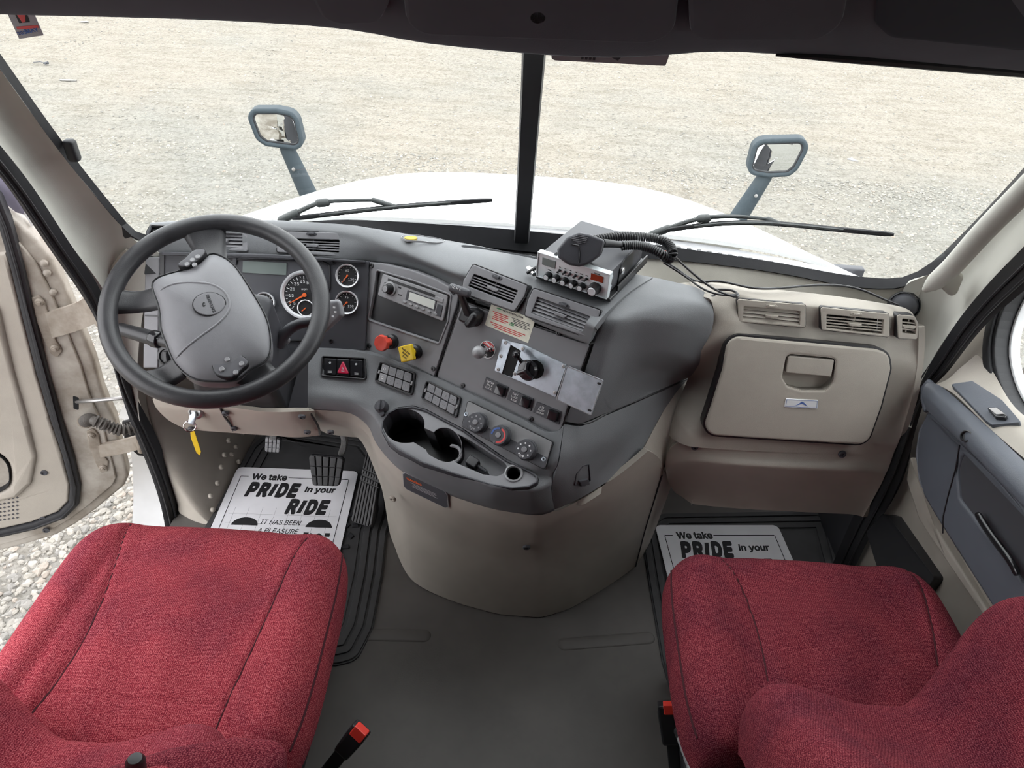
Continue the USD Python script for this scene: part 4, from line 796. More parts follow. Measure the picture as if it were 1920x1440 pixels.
# hand brake lever
o = P3.at(*P3.q(886, 594), h=.003); 
lv = D.part('lever_housing', bprism(rpoly(Polygon([(-.030, -.018), (.022, -.018), (.030, .0), (.030, .022), (.010, .026), (-.026, .014)]), .008), 0, .016, .006, o), 'black_plastic', label='black trailer hand brake lever with a T handle')
D.part('housing_hub', hull([o.w(.012, -.010, .014), o.w(.012, -.010, .036), o.w(.022, .012, .014), o.w(.022, .012, .036)], .010), 'black_plastic', lv)
def pk(fr, px, py, h):  # pixel seen at height h off a face
    return fr.up(h).hit(px, py)
a_, b_ = pk(P3, 878, 590, .022), pk(P3, 864, 553, .052)
D.part('lever_arm', hull([a_ + P3.u * .006, a_ - P3.u * .006, b_ + P3.u * .004, b_ - P3.u * .004], .0055), 'black_plastic', lv)
t0, t1 = pk(P3, 848, 538, .060), pk(P3, 877, 548, .058)
hd = D.part('lever_grip', hull([t0, t1, t0 - P3.v * .004, t1 - P3.v * .004], .0085), 'charcoal_plastic', lv)
ft = Frame((t0 + t1) / 2, CAM - (t0 + t1) / 2, t1 - t0); D.part('grip_lettering', text('TRLR BRAKE', .006, ft, 0, .001, lift=.0086), 'white_print', lv)
# danger knob
o = P3.at(*P3.q(915, 655), h=.003); rs = .0215
dk = D.part('round_decal', bprism(Point(0, 0).buffer(rs, quad_segs=14), 0, .001, 0, o), 'black_print', pa, label='round black warning decal round the grey knob')
D.part('decal_ring', bprism(Point(0, 0).buffer(rs, quad_segs=14).difference(Point(0, 0).buffer(rs * .93, quad_segs=14)), .001, .0014, 0, o), 'white_print', dk)
D.part('decal_band', bprism(Point(0, 0).buffer(rs * .9, quad_segs=14).intersection(affinity.rotate(sbox(-.03, rs * .3, .03, .03), -18, origin=(0, 0))), .001, .0014, 0, o), 'red_print', dk)
D.part('decal_lettering', cat(text('DANGER', .0052, o, rs * .17, rs * .55, lift=.0014, bold=True, turn=-.3), text('SUSPENSION', .0028, o, rs * .08, rs * .18, lift=.0012, turn=-.3), text('DUMP', .004, o, -.004, -rs * .55, lift=.0012, turn=-.3), text('VALVE', .004, o, -.006, -rs * .78, lift=.0012, turn=-.3)), 'white_print', dk)
h = off_plane(P3, (915, 657), np.array((897, 657))); D.part('ball_knob', cat(sph(o.w(0, 0, h), .0155), lathe([(.006, 0), (.005, h)], o, 14)), 'silver_plastic', pa, label='round grey ball knob'); D.part('toggle_switch', cat(lathe([(.005, .001), (.005, .006), (.0025, .007), (.0035, .018), (0, .02)], o.at(.010, .004), 14)), 'chrome', pa)
# steel valve plate
pl3 = pxpoly(P3, [(944, 635), (962, 641), (984, 645), (1064, 684), (1043, 744), (960, 707), (929, 694)], .002); cut3 = pxpoly(P3, [(961, 641), (983, 645), (962, 707), (943, 700)], .001); hol3 = Point(P3.q(1005, 692)).buffer(.0225, quad_segs=10)
vp = D.part('valve_plate', bprism(pl3.difference(cut3).difference(hol3), .003, .0062, .0006, P3), 'steel', pa, label='bare steel plate round the black valve knob')
D.part('plate_hole', bprism(unary_union([cut3, hol3]).buffer(.0005), -.005, .0036, 0, P3), 'black_void', vp)
for c in ((950, 642), (941, 667), (936, 692), (982, 653), (967, 700), (1058, 686), (1042, 735)): D.part('plate_screw', screw(P3, *P3.q(*c), .0045, .006), 'dull_steel', vp)
o = P3.at(*P3.q(1000, 690), h=.003); h = .03
vk = D.part('valve_knob', cat(lathe([(.017, .0), (.018, .018), (.023, .024), (.025, .032), (.021, .040), (.0, .043)], o, 30), bprism(unary_union([affinity.rotate(rect(0, .008, .010, .03), a, origin=(0, 0)) for a in (0, 120, 240)]), .036, .047, .003, o)), 'black_gloss', pa, label='black valve knob on the steel plate')
a_ = pk(P3, 968, 665, .04); D.part('valve_lever', cat(hull([o.w(-.01, .004, .026), a_], [.006, .0045]), sph(a_, .0095, 2)), 'black_gloss', vk)
# clear cover plate standing off the panel
cp = Frame(P3.o + P3.n * .014, P3.n, P3.u); cpl = pxpoly(cp, [(1063, 685), (1132, 713), (1109, 779), (1043, 749)], .003)
cv = D.part('cover_plate', bprism(cpl, -.001, .002, .0008, cp), 'steel', pa, label='brushed steel cover plate at the right edge of the centre panel')
D.part('plate_rim', bprism(cpl.difference(cpl.buffer(-.0025)), .002, .003, .0005, cp), 'silver_plastic', cv)
for c in ((1124, 719), (1106, 769)): D.part('plate_slot', bprism(affinity.rotate(rpoly(rect(0, 0, .009, .005), .002), 0), .002, .0028, 0, cp.at(*cp.q(*c))), 'black_plastic', cv)
for c in ((1060, 700), (1050, 735)): D.part('standoff', lathe([(.003, -.016), (.003, 0)], cp.at(*cp.q(*c)), 10), 'dull_steel', cv)
# three rocker switches
for qd, wd in zip(([(913, 706), (955, 725), (948, 747), (906, 727)], [(959, 729), (1002, 747), (997, 770), (952, 748)], [(1008, 752), (1054, 771), (1049, 796), (1001, 772)]), (('INTER', 'AXLE', 'LOCK'), ('DIFF', 'LOCK', 'AXLE'), ('AIR', 'SUSP', 'DUMP'))):
    f = Frame(P3.hit(*np.mean(qd, 0)), P3.n, P3.hit(*qd[1]) - P3.hit(*qd[0])); Q = pxpoly(f, qd, .0015)
    s = D.part('rocker_switch', bprism(Q, .002, .006, .001, f), 'charcoal_plastic', pa); x = np.array(f.qs(qd)); c = x.mean(0); ww = x[1, 0] - x[0, 0]
    D.part('rocker', bprism(rpoly(rect(c[0] + ww * .24, c[1], ww * .40, .024), .002), .004, .015, .003, f), 'black_gloss', s)
    D.part('switch_lettering', cat([text(t, .0048, f, c[0] - ww * .25, c[1] + .0075 - .0075 * k, lift=.006) for k, t in enumerate(wd)]), 'white_print', s)

# switch banks on the sloped strip
def bank(qd, mt, lbl):
    f = sfr(qd).up(.0015); Q = pxpoly(f, qd, .007, 5); b = D.part('switch_bank', bprism(Q.difference(Q.buffer(-.004)), -.012, .004, .0012, f), 'black_plastic', label=lbl)
    D.part('bank_base', bprism(Q.buffer(-.003), -.012, -.002, 0, f), mt, b); return f, b, np.array(f.qs(qd))
hz = [(603, 667), (686, 671), (688, 713), (601, 706)]; f, b, x = bank(hz, 'black_gloss', 'black switch bank with the red hazard triangle')
lerp = lambda x, s, t: (x[0] * (1 - s) + x[1] * s) * (1 - t) + (x[3] * (1 - s) + x[2] * s) * t
for s0, s1 in ((.07, .34), (.36, .63), (.65, .92)): D.part('switch', bprism(rpoly(Polygon([lerp(x, s0, .12), lerp(x, s1, .12), lerp(x, s1, .88), lerp(x, s0, .88)]), .003), -.003, .002 if s0 != .36 else .003, .0015, f), 'black_gloss', b)
D.part('hazard_triangle', bprism(rpoly(Polygon([lerp(x, .495, .18), lerp(x, .36, .80), lerp(x, .63, .80)]), .003), .002, .0075, .0025, f), 'crimson_plastic', b, label='red hazard warning triangle')
D.part('switch_marks', cat([bprism(Polygon([lerp(x, .495, .5), lerp(x, .46, .72), lerp(x, .53, .72)]).difference(Polygon([lerp(x, .495, .58), lerp(x, .475, .69), lerp(x, .515, .69)])), .0075, .0078, 0, f)] + [bprism(rect(*lerp(x, s, t), .010, .0016), .0021, .0024, 0, f) for s in (.2, .78) for t in (.72, .78)] + [bprism(Point(lerp(x, s, .32)).buffer(.003), .0021, .0024, 0, f) for s in (.2, .78)]), 'grey_print', b, kind='stuff')
for qd, lb_, sy in (([(713, 677), (781, 699), (774, 743), (703, 715)], 'black switch bank of eight grey buttons behind the dimmer knob', 0), ([(800, 712), (866, 745), (857, 786), (790, 748)], 'black switch bank of eight grey buttons above the cup tray', 1)):
    f, b, x = bank(qd, 'black_plastic', lb_)
    for i in range(4):
        for j in range(2):
            s0, s1, t0, t1 = .09 + .205 * i, .09 + .205 * i + .192, (.10, .52)[j], (.48, .90)[j]
            odd = sy == 0 and i == 0
            k = D.part('switch', bprism(rpoly(Polygon([lerp(x, s0, t0), lerp(x, s1, t0), lerp(x, s1, t1), lerp(x, s0, t1)]), .002), -.003, .004 + (.001 if odd else 0), .0015, f), 'grey_panel' if not odd else 'silver_plastic', b)
            c = lerp(x, (s0 + s1) / 2, (t0 + t1) / 2)
            gl = [Point(c).buffer(.0035).difference(Point(c).buffer(.0024)), rect(c[0], c[1], .007, .0045).difference(rect(c[0], c[1], .005, .0025)), unary_union([rect(c[0], c[1] + .002, .007, .0012), rect(c[0], c[1] - .002, .007, .0012)]), unary_union([rect(c[0], c[1], .0012, .007), rect(c[0], c[1], .007, .0012)])][(i + 2 * j + sy) % 4]
            D.part('switch_mark', bprism(gl, .004 + (.001 if odd else 0), .0046 + (.001 if odd else 0), 0, f), 'white_print' if odd else 'silver_plastic', b)
    for s in (.06, .94): D.part('bank_clip', bprism(rect(*lerp(x, s, .5), .005, .010), -.002, .006, .001, f), 'silver_plastic', b)
# climate controls
hv = [(878, 752), (1036, 829), (1022, 880), (867, 799)]; f = sfr(hv); x = np.array(f.qs(hv)); Q = pxpoly(f, hv, .005)
hp_ = D.part('climate_panel', bprism(Q, -.01, .0035, .0015, f), 'mid_grey', label='grey climate panel with three round knobs'); D.part('panel_gap', bprism(Q.buffer(.0022), -.012, .001, 0, f), 'black_plastic', hp_)
lowq = Polygon([x[0] * .42 + x[3] * .58, x[1] * .42 + x[2] * .58, x[2], x[3]]).intersection(Q.buffer(-.0008)); D.part('panel_band', bprism(lowq, .003, .0045, .0008, f), 'charcoal_plastic', hp_)
for c in ((875, 777), (1020, 861)): D.part('panel_screw', screw(f, *f.q(*c), .0055, .003), 'steel', hp_)
for i, (face, foot) in enumerate((((891, 792), (903, 781)), ((934, 816), (946, 806)), ((983, 843), (994, 832)))):
    h = .026; p = f.up(h).hit(*face); o = Frame(p - f.n * h, f.n, f.u); r = .0232
    k = D.part('climate_knob', lathe([(r * 1.12, .003), (r * 1.12, .007), (r * 1.02, .009), (r, h - .002), (r * .93, h), (0, h)], o, 40), 'charcoal_plastic', hp_)
    D.part('knob_cap', lathe([(r * .28, h - .001), (r * .28, h + .0015), (r * .22, h + .003), (0, h + .003)], o, 20), 'charcoal_plastic', k) if False else None
    D.part('knob_pointer', cat(lathe([(r * .3, h - .001), (r * .3, h + .0015), (r * .24, h + .003), (0, h + .003)], o, 20), bprism(rect(-r * .1, -r * .78, r * .1, r * .2, .2), h, h + .0004, 0, o)), 'grey_panel', hp_)
    ring = Point(0, 0).buffer(r * .8, quad_segs=12).difference(Point(0, 0).buffer(r * .62, quad_segs=12))
    if i == 1:
        D.part('warm_arc', bprism(ring.intersection(sbox(.002, -.03, .03, .03)).intersection(affinity.rotate(sbox(-.03, -.02, .03, .03), -25, origin=(0, 0))), h, h + .0005, 0, o), 'red_print', hp_); D.part('cold_arc', bprism(ring.intersection(sbox(-.03, -.004, -.002, .03)), h, h + .0005, 0, o), 'blue_print', hp_)
    else:
        D.part('knob_marks', cat([bprism((Point if k % 2 else lambda q: Point(q))((r * .66 * math.cos(t), r * .66 * math.sin(t))).buffer(r * .085), h, h + .0005, 0, o) for k, t in enumerate(np.radians([-120, -75, -30, 15, 60, 105, 150, 195]))] + [text('OFF' if i == 0 else 'A/C', r * .2, o, 0, -r * .66, lift=h)]), 'silver_plastic' if i == 0 else 'white_print', hp_, kind='stuff')
# dimmer knob beside the cup tray
X = np.array([strip(*p) for p in ((700, 745), (728, 748), (716, 775), (703, 770))]); f = Frame.fit(X, world=True); o = f.at(*f.q(717, 764))
dm = D.part('dimmer_knob', cat(lathe([(.017, -.004), (.017, .012), (.013, .02), (0, .022)], o, 24), lathe([(.0065, .0), (.0065, .012), (0, .014)], o.at(.004, -.019), 14)), 'charcoal_plastic', label='small dark round knob beside the cup holder')
D.part('knob_ridge', bprism(rpoly(rect(0, 0, .007, .028), .003), .016, .027, .003, o), 'charcoal_plastic', dm)
# worn patch on the pad (foam showing), coat hook on the side
padf = on(dense(np.array(cols).transpose(1, 0, 2)[1:6], 30, 90))
try:
    X = np.array([padf(*p) for p in ((750, 437), (835, 452), (760, 447), (820, 455), (790, 444))]); X = X[~np.isnan(X).any(1)]; f = Frame.fit(X, world=True).up(.003)
    wq = Polygon(curve(f.qs([(752, 444), (772, 440), (800, 443), (830, 449), (834, 452), (815, 455), (790, 452), (768, 451)]), 30, True)); D.part('worn_patch', bprism(wq.difference(wq.buffer(-.0015)), -.004, .0007, .0004, f), 'silver_plastic', pad, label='scuffed torn patch on top of the grey pad')
    D.part('foam_spot', bprism(Polygon(curve(f.qs([(758, 446), (772, 443), (781, 445), (778, 449), (764, 449)]), 20, True)), -.004, .0012, .0004, f), 'foam_yellow', pad, label='small yellow patch of bare foam')
except Exception as e: print('patch', e)
lowf = on(dense(low, 40, 40)); X = np.array([lowf(*p) for p in ((1080, 870), (1105, 870), (1075, 905), (1102, 908))]); f = Frame.fit(X, world=True)
f = Frame(f.o, f.n, X[1] - X[0]); hk = rpoly(f.qs([(1092, 872), (1104, 869), (1107, 900), (1096, 911), (1076, 910), (1079, 888)]), .003)
D.part('coat_hook', cat(bprism(hk.difference(hk.buffer(-.003)), -.004, .003, .001, f), bprism(rpoly(Polygon(f.qs([(1082, 900), (1099, 896), (1103, 906), (1086, 910)])), .002), -.004, .008, .002, f)), 'charcoal_plastic', label='small dark bag hook on the console side')
# ------------------------------------------------------------ stereo
st = [(719, 512), (842, 554), (832, 603), (709, 554)]; o = Frame(P2.hit(*np.mean(st, 0)), P2.n, P2.hit(*st[1]) - P2.hit(*st[0])); x = np.array(o.qs(st))
L = lambda s, t: tuple(lerp(x, s, t)); sq = lambda a, b, c, d: Polygon([L(a, b), L(c, b), L(c, d), L(a, d)])
S = Thing('car_stereo', 'silver-grey car stereo with a pale display in the centre dash', 'stereo')
fc = S.part('faceplate', bprism(rpoly(Polygon(x), .006), -.10, .004, .003, o), 'silver_plastic')
S.part('disc_slot', bprism(rpoly(sq(.10, .13, .82, .24), .0015), .003, .0045, 0, o), 'black_plastic'); S.part('display', bprism(rpoly(sq(.46, .36, .84, .68), .001), .003, .0048, .0003, o), 'lcd_pale', label='pale blank display'); S.part('display_frame', bprism(sq(.42, .32, .86, .72).difference(sq(.455, .355, .845, .685)), .003, .0052, .0005, o), 'charcoal_plastic')
S.part('eject_button', bprism(rpoly(sq(.83, .17, .95, .33), .001), .003, .0062, .001, o), 'silver_plastic')
for k in range(6): S.part('preset_button', bprism(affinity.scale(Point(L(.42 + .092 * k, .82)).buffer(.005), 1.15, .62), .003, .0068, .001, o), 'silver_plastic')
for s in (.9,): S.part('side_buttons', bprism(rpoly(sq(.88, .42, .96, .86), .002), .003, .006, .001, o), 'charcoal_plastic')
q = L(.17, .52); vo = o.at(*q); vk = S.part('volume_knob', cat(lathe([(.0145, .004), (.0145, .008), (.0105, .010), (.0100, .026), (.008, .0275), (0, .0275)], vo, 32)), 'black_plastic'); S.part('knob_ring', lathe([(.0185, .004), (.018, .008), (.0145, .009)], vo, 32), 'silver_plastic', vk); S.part('knob_face', lathe([(.0078, .0274), (.0074, .0285), (0, .0285)], vo, 24), 'silver_plastic', vk)
S.part('face_marks', cat([text(t, .003, o, *L(*p), lift=.004) for t, p in (('CD', (.075, .36)), ('SRC', (.07, .70)), ('SEEK', (.30, .34)), ('BAND', (.33, .62)))]), 'black_print', kind='stuff')
S.done()
# power plug left in the tray pit
pf = PT.up(-.036); a_, b_ = pf.hit(888, 872), pf.hit(916, 889)
U = Thing('power_plug', 'small black charger plug with a short cable lying in the cup tray', 'plug')
d_ = nz(b_ - a_); U.part('plug_body', hull([a_ + PT.n * .012 + d_ * s + np.cross(PT.n, d_) * t + PT.n * z for s in (-.012, .012) for t in (-.009, .009) for z in (-.008, .010)], .0025), 'black_plastic'); U.part('plug_nose', hull([a_ + d_ * .012 + PT.n * .010, a_ + d_ * .038 + PT.n * .008], [.0055, .0045]), 'charcoal_plastic'); U.part('cable', tube(curve([a_ + d_ * .038 + PT.n * .008, a_ + d_ * .05 + PT.n * .006 - np.cross(PT.n, d_) * .004, b_ + d_ * .012 - np.cross(PT.n, d_) * .008 + PT.n * .005], 12), .0022, 8), 'black_plastic')
U.done()
# ------------------------------------------------------------ steering wheel, column, stalks
WC = np.array([-.632, 1.262, 1.022]); _t, _a = math.radians(61.3), math.radians(15)
FW = Frame(WC, (math.sin(_a) * math.cos(_t), -math.cos(_a) * math.cos(_t), math.sin(_t)), (math.cos(_a), math.sin(_a), 0))
SW = Thing('steering_wheel', 'worn dark grey four-spoke steering wheel turned part way round', 'steering wheel')
th = np.linspace(0, 2 * math.pi, 97)[:-1]; RW = .213
SW.part('rim', tube([FW.w(RW * math.cos(t), RW * math.sin(t), .004) for t in th], .0190, 18, closed=True), 'wheel_leather', smooth=True)
pad_px = [(287, 531), (300, 520), (364, 500), (385, 484), (397, 477), (412, 480), (431, 491), (455, 520), (475, 552), (494, 585), (504, 612), (508, 650), (500, 676), (470, 694), (449, 711), (405, 716), (364, 711), (340, 695), (326, 678), (312, 645), (303, 619), (299, 580), (290, 553)]
FP = FW.up(.012)
PP = Polygon(curve(FP.qs(pad_px), 90, True)).buffer(0)
def dome(poly, fr, h0, h1, rings=7, side=-.03):
    """a pad with a softly domed face"""
    c = np.array(poly.exterior.coords)[:-1]; ctr = np.array(poly.centroid.coords[0]); rows = [fr.o + np.outer(c[:, 0], fr.u) + np.outer(c[:, 1], fr.v) + fr.n * side]
    for k in range(rings + 1):
        s = math.cos(k / rings * math.pi / 2); hh = h0 + (h1 - h0) * (1 - s**2.6) ** .5 if k else h0
        p = ctr + (c - ctr) * (s if k < rings else .02); rows.append(fr.o + np.outer(p[:, 0], fr.u) + np.outer(p[:, 1], fr.v) + fr.n * hh)
    G = np.array(rows); G = np.concatenate([G, G[:, :1]], 1); m = gridmesh(G)
    fn = np.cross(m.vertices[m.faces[-1, 1]] - m.vertices[m.faces[-1, 0]], m.vertices[m.faces[-1, 2]] - m.vertices[m.faces[-1, 0]])
    if fn @ fr.n < 0: m.faces = m.faces[:, ::-1]
    return m
hub = SW.part('horn_pad', dome(PP, FP, -.004, .030), 'grey_panel', smooth=60)
rd = curve(FP.qs([(303, 553), (330, 543), (370, 541), (405, 547), (428, 562), (436, 585), (428, 605), (400, 630), (360, 657), (332, 676)]), 40)
def dome_h(p):  # height of the dome at a place
    ctr = np.array(PP.centroid.coords[0]); d = np.asarray(p) - ctr; L = np.linalg.norm(d)
    far = PP.exterior.intersection(LineString([ctr, ctr + d / max(L, 1e-9) * .4])); R_ = Point(ctr).distance(far) if not far.is_empty else .1
    s = min(L / R_, 1); return -.004 + .034 * (1 - s**2.6) ** .5
SW.part('pad_ridge', tube([FP.w(p[0], p[1], dome_h(p) - .0015) for p in rd], np.r_[.001, np.full(38, .0032), .001], 8), 'grey_panel', hub, smooth=True)
SW.part('pad_seam', tube([FP.w(p[0], p[1], .002) for p in curve(np.array(PP.buffer(.0005).exterior.coords)[:-1], 90, True)], .0018, 6, closed=True), 'black_plastic', hub)
eo = FP.q(399, 584); fe = Frame(FP.w(eo[0], eo[1], dome_h(eo)), FP.n + FP.u * .08 - FP.v * .02, FP.u); el = affinity.scale(Point(0, 0).buffer(.0305, quad_segs=12), 1.0, .86)
em = SW.part('emblem', bprism(el, -.008, .0035, .0015, fe), 'grey_panel', hub, label='oval emblem with pressed lettering'); SW.part('emblem_groove', bprism(el.buffer(.0022).difference(el), -.008, .0012, .0004, fe), 'black_plastic', em)
SW.part('emblem_lettering', cat(text('FREIGHTLINER', .0058, fe, .003, 0, turn=-1.27, lift=.0035, width=.043), bprism(affinity.translate(affinity.scale(Point(0, 0).buffer(.004), .7, 1.3), -.010, -.002).difference(affinity.translate(Point(0, 0).buffer(.0022), -.009, -.001)), .0035, .0041, 0, fe)), 'black_plastic', em)
def spoke(pad_pts, ang0, ang1, nm='spoke', m_='wheel_leather', h=.000):
    a = [FW.w(*FP.q(*p), h) for p in pad_pts]; b = [FW.w(RW * math.cos(t), RW * math.sin(t), .002) for t in np.radians([ang0, ang1])]
    n = 12; A, Bq = curve(a, n, smooth=False), curve(b, n, smooth=False); rows = []
    for t in np.linspace(0, 1, 14):
        sag = -.012 * math.sin(math.pi * t); pinch = 1 - .12 * math.sin(math.pi * t); P = A * (1 - t) + Bq * t; c = P.mean(0); P = c + (P - c) * pinch + FW.n * sag
        k = np.linspace(-1, 1, n); rows.append(P + FW.n * (.010 * np.sqrt(np.maximum(1 - k**4, 0)))[:, None])
    return SW.part(nm, shell(np.array(rows), .014), m_, smooth=60)
def wang(px, py): q = FW.q(px, py); return math.degrees(math.atan2(q[1], q[0]))
spoke([(372, 500), (425, 490)], wang(335, 432), wang(425, 420))
spoke([(292, 530), (300, 575)], wang(212, 540), wang(208, 590))
spoke([(318, 668), (345, 705)], wang(242, 702), wang(300, 738))
spoke([(440, 714), (500, 668)], wang(480, 738), wang(545, 704))
def pod(pts, lbl, marks):
    q = Polygon(curve(FP.qs(pts), 40, True)); f = FP.up(.0155); s = SW.part('switch_pod', bprism(q, -.02, .0035, .002, f), 'pod_grey', label=lbl); SW.part('pod_outline', bprism(q.buffer(.0012).difference(q), -.02, .0028, .0005, f), 'black_plastic', s)
    for p in marks: o = f.at(*f.q(*p)); SW.part('pod_button', lathe([(.0052, .003), (.0052, .006), (.004, .0072), (0, .0068)], o, 16), 'silver_plastic', s)
    return s
pod([(410, 667), (430, 664), (448, 670), (468, 686), (455, 700), (440, 712), (420, 712), (406, 704)], 'small dark four-button pod on the lower right spoke', [(427, 676), (454, 684), (417, 694), (443, 700)])
pod([(338, 505), (352, 492), (368, 478), (388, 478), (384, 488), (376, 496), (360, 505), (348, 508)], 'small shiny four-button pod on the upper spoke', [(352, 498), (362, 490), (372, 484), (366, 499)])
SW.part('hub_neck', lathe([(.05, -.06), (.055, -.02), (.07, -.012), (.03, .0)], FW, 30), 'black_plastic')
SW.done()
CO = Thing('steering_column', 'dark steering column cover below the wheel', 'steering column')
base = WC - FW.n * .42; top_ = WC - FW.n * .065; ax = nz(top_ - base)
fc1 = Frame(top_, ax, (1, 0, 0)); L_ = np.linalg.norm(top_ - base)
CO.part('column_cover', hull([fc1.w(x, y, h) for x, y, h in ((-.07, .05, 0), (.07, .05, 0), (-.065, -.05, 0), (.065, -.05, 0), (-.08, .05, -L_), (.08, .05, -L_), (-.08, -.07, -L_ * .9), (.08, -.07, -L_ * .9))], .025, 16), 'charcoal_plastic', smooth=60)
CO.part('cover_top', hull([fc1.w(x, y, h) for x, y, h in ((.0, .05, -.03), (.07, .04, -.03), (.10, .05, -.16), (.0, .06, -.16))], .012, 12), 'grey_panel', label='pale grey upper column cover', smooth=60)
CO.part('tilt_boot', hull([fc1.w(x, y, h) for x, y, h in ((-.06, -.06, -.08), (.07, -.06, -.08), (.09, -.08, -L_ * .8), (-.09, -.08, -L_ * .8))], .02, 10), 'black_rubber', smooth=60)
CO.done()
TS = Thing('turn_signal_stalk', 'black round turn signal stalk on the left of the steering column', 'stalk')
a, b = W(222, 616, y=1.40), W(318, 643, y=1.36); d = b - a
TS.part('stalk_body', tube([a, a + d * .03, a + d * .5, a + d * .66], [.012, .0155, .0175, .018], 18), 'black_plastic', smooth=50); TS.part('twist_ring', tube([a + d * .66, a + d * .69, a + d * .80, a + d * .82], [.019, .021, .021, .019], 20), 'black_gloss'); TS.part('stalk_root', tube([a + d * .82, a + d * 1.25], [.014, .013], 14), 'black_plastic')
fs_ = Frame(a + d * .74 + nz(CAM - a) * .0212, CAM - a, d); TS.part('stalk_marks', cat([bprism(rect(-.006 + .007 * k, .006 - .004 * (k % 2), .004, .0018), 0, .0006, 0, fs_) for k in range(3)]), 'silver_plastic', kind='stuff')
TS.done()
SH = Thing('shift_stalk', 'grey shifter stalk with a paddle end on the right of the steering column', 'stalk')
path = curve([W(522, 648, y=1.36), W(535, 625, y=1.37), W(555, 610, y=1.38), (W(590, 602, y=1.37)), W(618, 592, y=1.355)], 24); SH.part('stalk_arm', tube(path, np.linspace(.014, .0105, 24), 14), 'charcoal_plastic', smooth=60)
SH.part('paddle', hull([W(622, 571, y=1.35), W(633, 570, y=1.35), W(637, 588, y=1.34), W(616, 612, y=1.33), W(611, 618, y=1.33)], [.010, .010, .011, .007, .005], 14), 'grey_panel', smooth=50)
fp = Frame(W(626, 585, y=1.325), CAM - W(626, 585, y=1.325)); SH.part('paddle_marks', cat([bprism(rect(a_, b_, .005, .004), .0, .002, .0005, fp) for a_, b_ in ((.0, .010), (.003, .0), (-.002, -.010))]), 'white_print', kind='stuff')
SH.done()
# ignition key with a yellow tag
KY = Thing('ignition_key', 'ignition key with a ring and a long yellow tag below the wheel', 'key')
k0 = W(368, 772, z=.672); fk = Frame(k0, (-.05, -.85, .45))
KY.part('lock_barrel', cat(lathe([(.019, -.012), (.019, .004), (.014, .007), (.011, .004), (0, .004)], fk, 24)), 'dull_steel'); KY.part('key_head', hull([k0 + fk.n * .008, k0 + fk.n * .016 + (-.008, 0, -.010), k0 + fk.n * .018 + (.004, 0, -.010), k0 + fk.n * .024 + (-.010, -.004, -.026), k0 + fk.n * .024 + (-.0, -.004, -.03)], .003), 'steel')
rc = k0 + fk.n * .024 + (-.010, -.006, -.036); fr_ = Frame(rc, (.35, -.9, .25)); KY.part('key_ring', tube([fr_.w(.014 * math.cos(t), .014 * math.sin(t)) for t in np.linspace(0, 2 * math.pi, 25)[:-1]], .0014, 6, closed=True), 'chrome')
ft = Frame(rc + np.array([.004, -.002, -.014]), (.15, -.9, .35), (1, 0, .0)); tg = Polygon([(-.005, .0), (.005, 0), (.017, -.055), (.014, -.066), (.006, -.058), (-.004, -.02)])
KY.part('key_tag', bprism(rpoly(tg, .0015), -.001, .001, .0004, ft), 'yellow_plastic', label='long yellow plastic tag'); KY.done()

# ------------------------------------------------------------ seats
def squash(n, e=1.0): t = np.linspace(-1, 1, n); return np.sign(t) * (1 - (1 - np.abs(t))**1.8)
def pillow(fn, nu=110, nv=110, pu=5, pv=5, thick=.10, ex=.38, sq=.34):
    """fn(u, v) gives the point of the upper face and its lift direction; the edge rolls over to the base"""
    u, v = squash(nu), squash(nv); U, V = np.meshgrid(u, v, indexing='xy'); E = np.maximum((1 - np.abs(U)**pu) * (1 - np.abs(V)**pv), 0)**ex
    top, up = fn(U * np.sqrt(1 - sq * V**4 / 2), V * np.sqrt(1 - sq * U**4 / 2)); base = top - up * thick; G = base + (top - base) * E[..., None]
    A = gridmesh(G); Bm = gridmesh(base, True); m = cat(A, Bm); m.merge_vertices()
    if m.volume < 0: m.faces = m.faces[:, ::-1]
    return m, G
def near(P, lines):
    """distance in plan from points to polylines"""
    from shapely import points, distance
    D_ = np.full(P.shape[:2], 9.0); pt = points(P[..., 0].ravel(), P[..., 1].ravel())
    for l in lines: D_ = np.minimum(D_, distance(pt, LineString(l)).reshape(P.shape[:2]))
    return D_
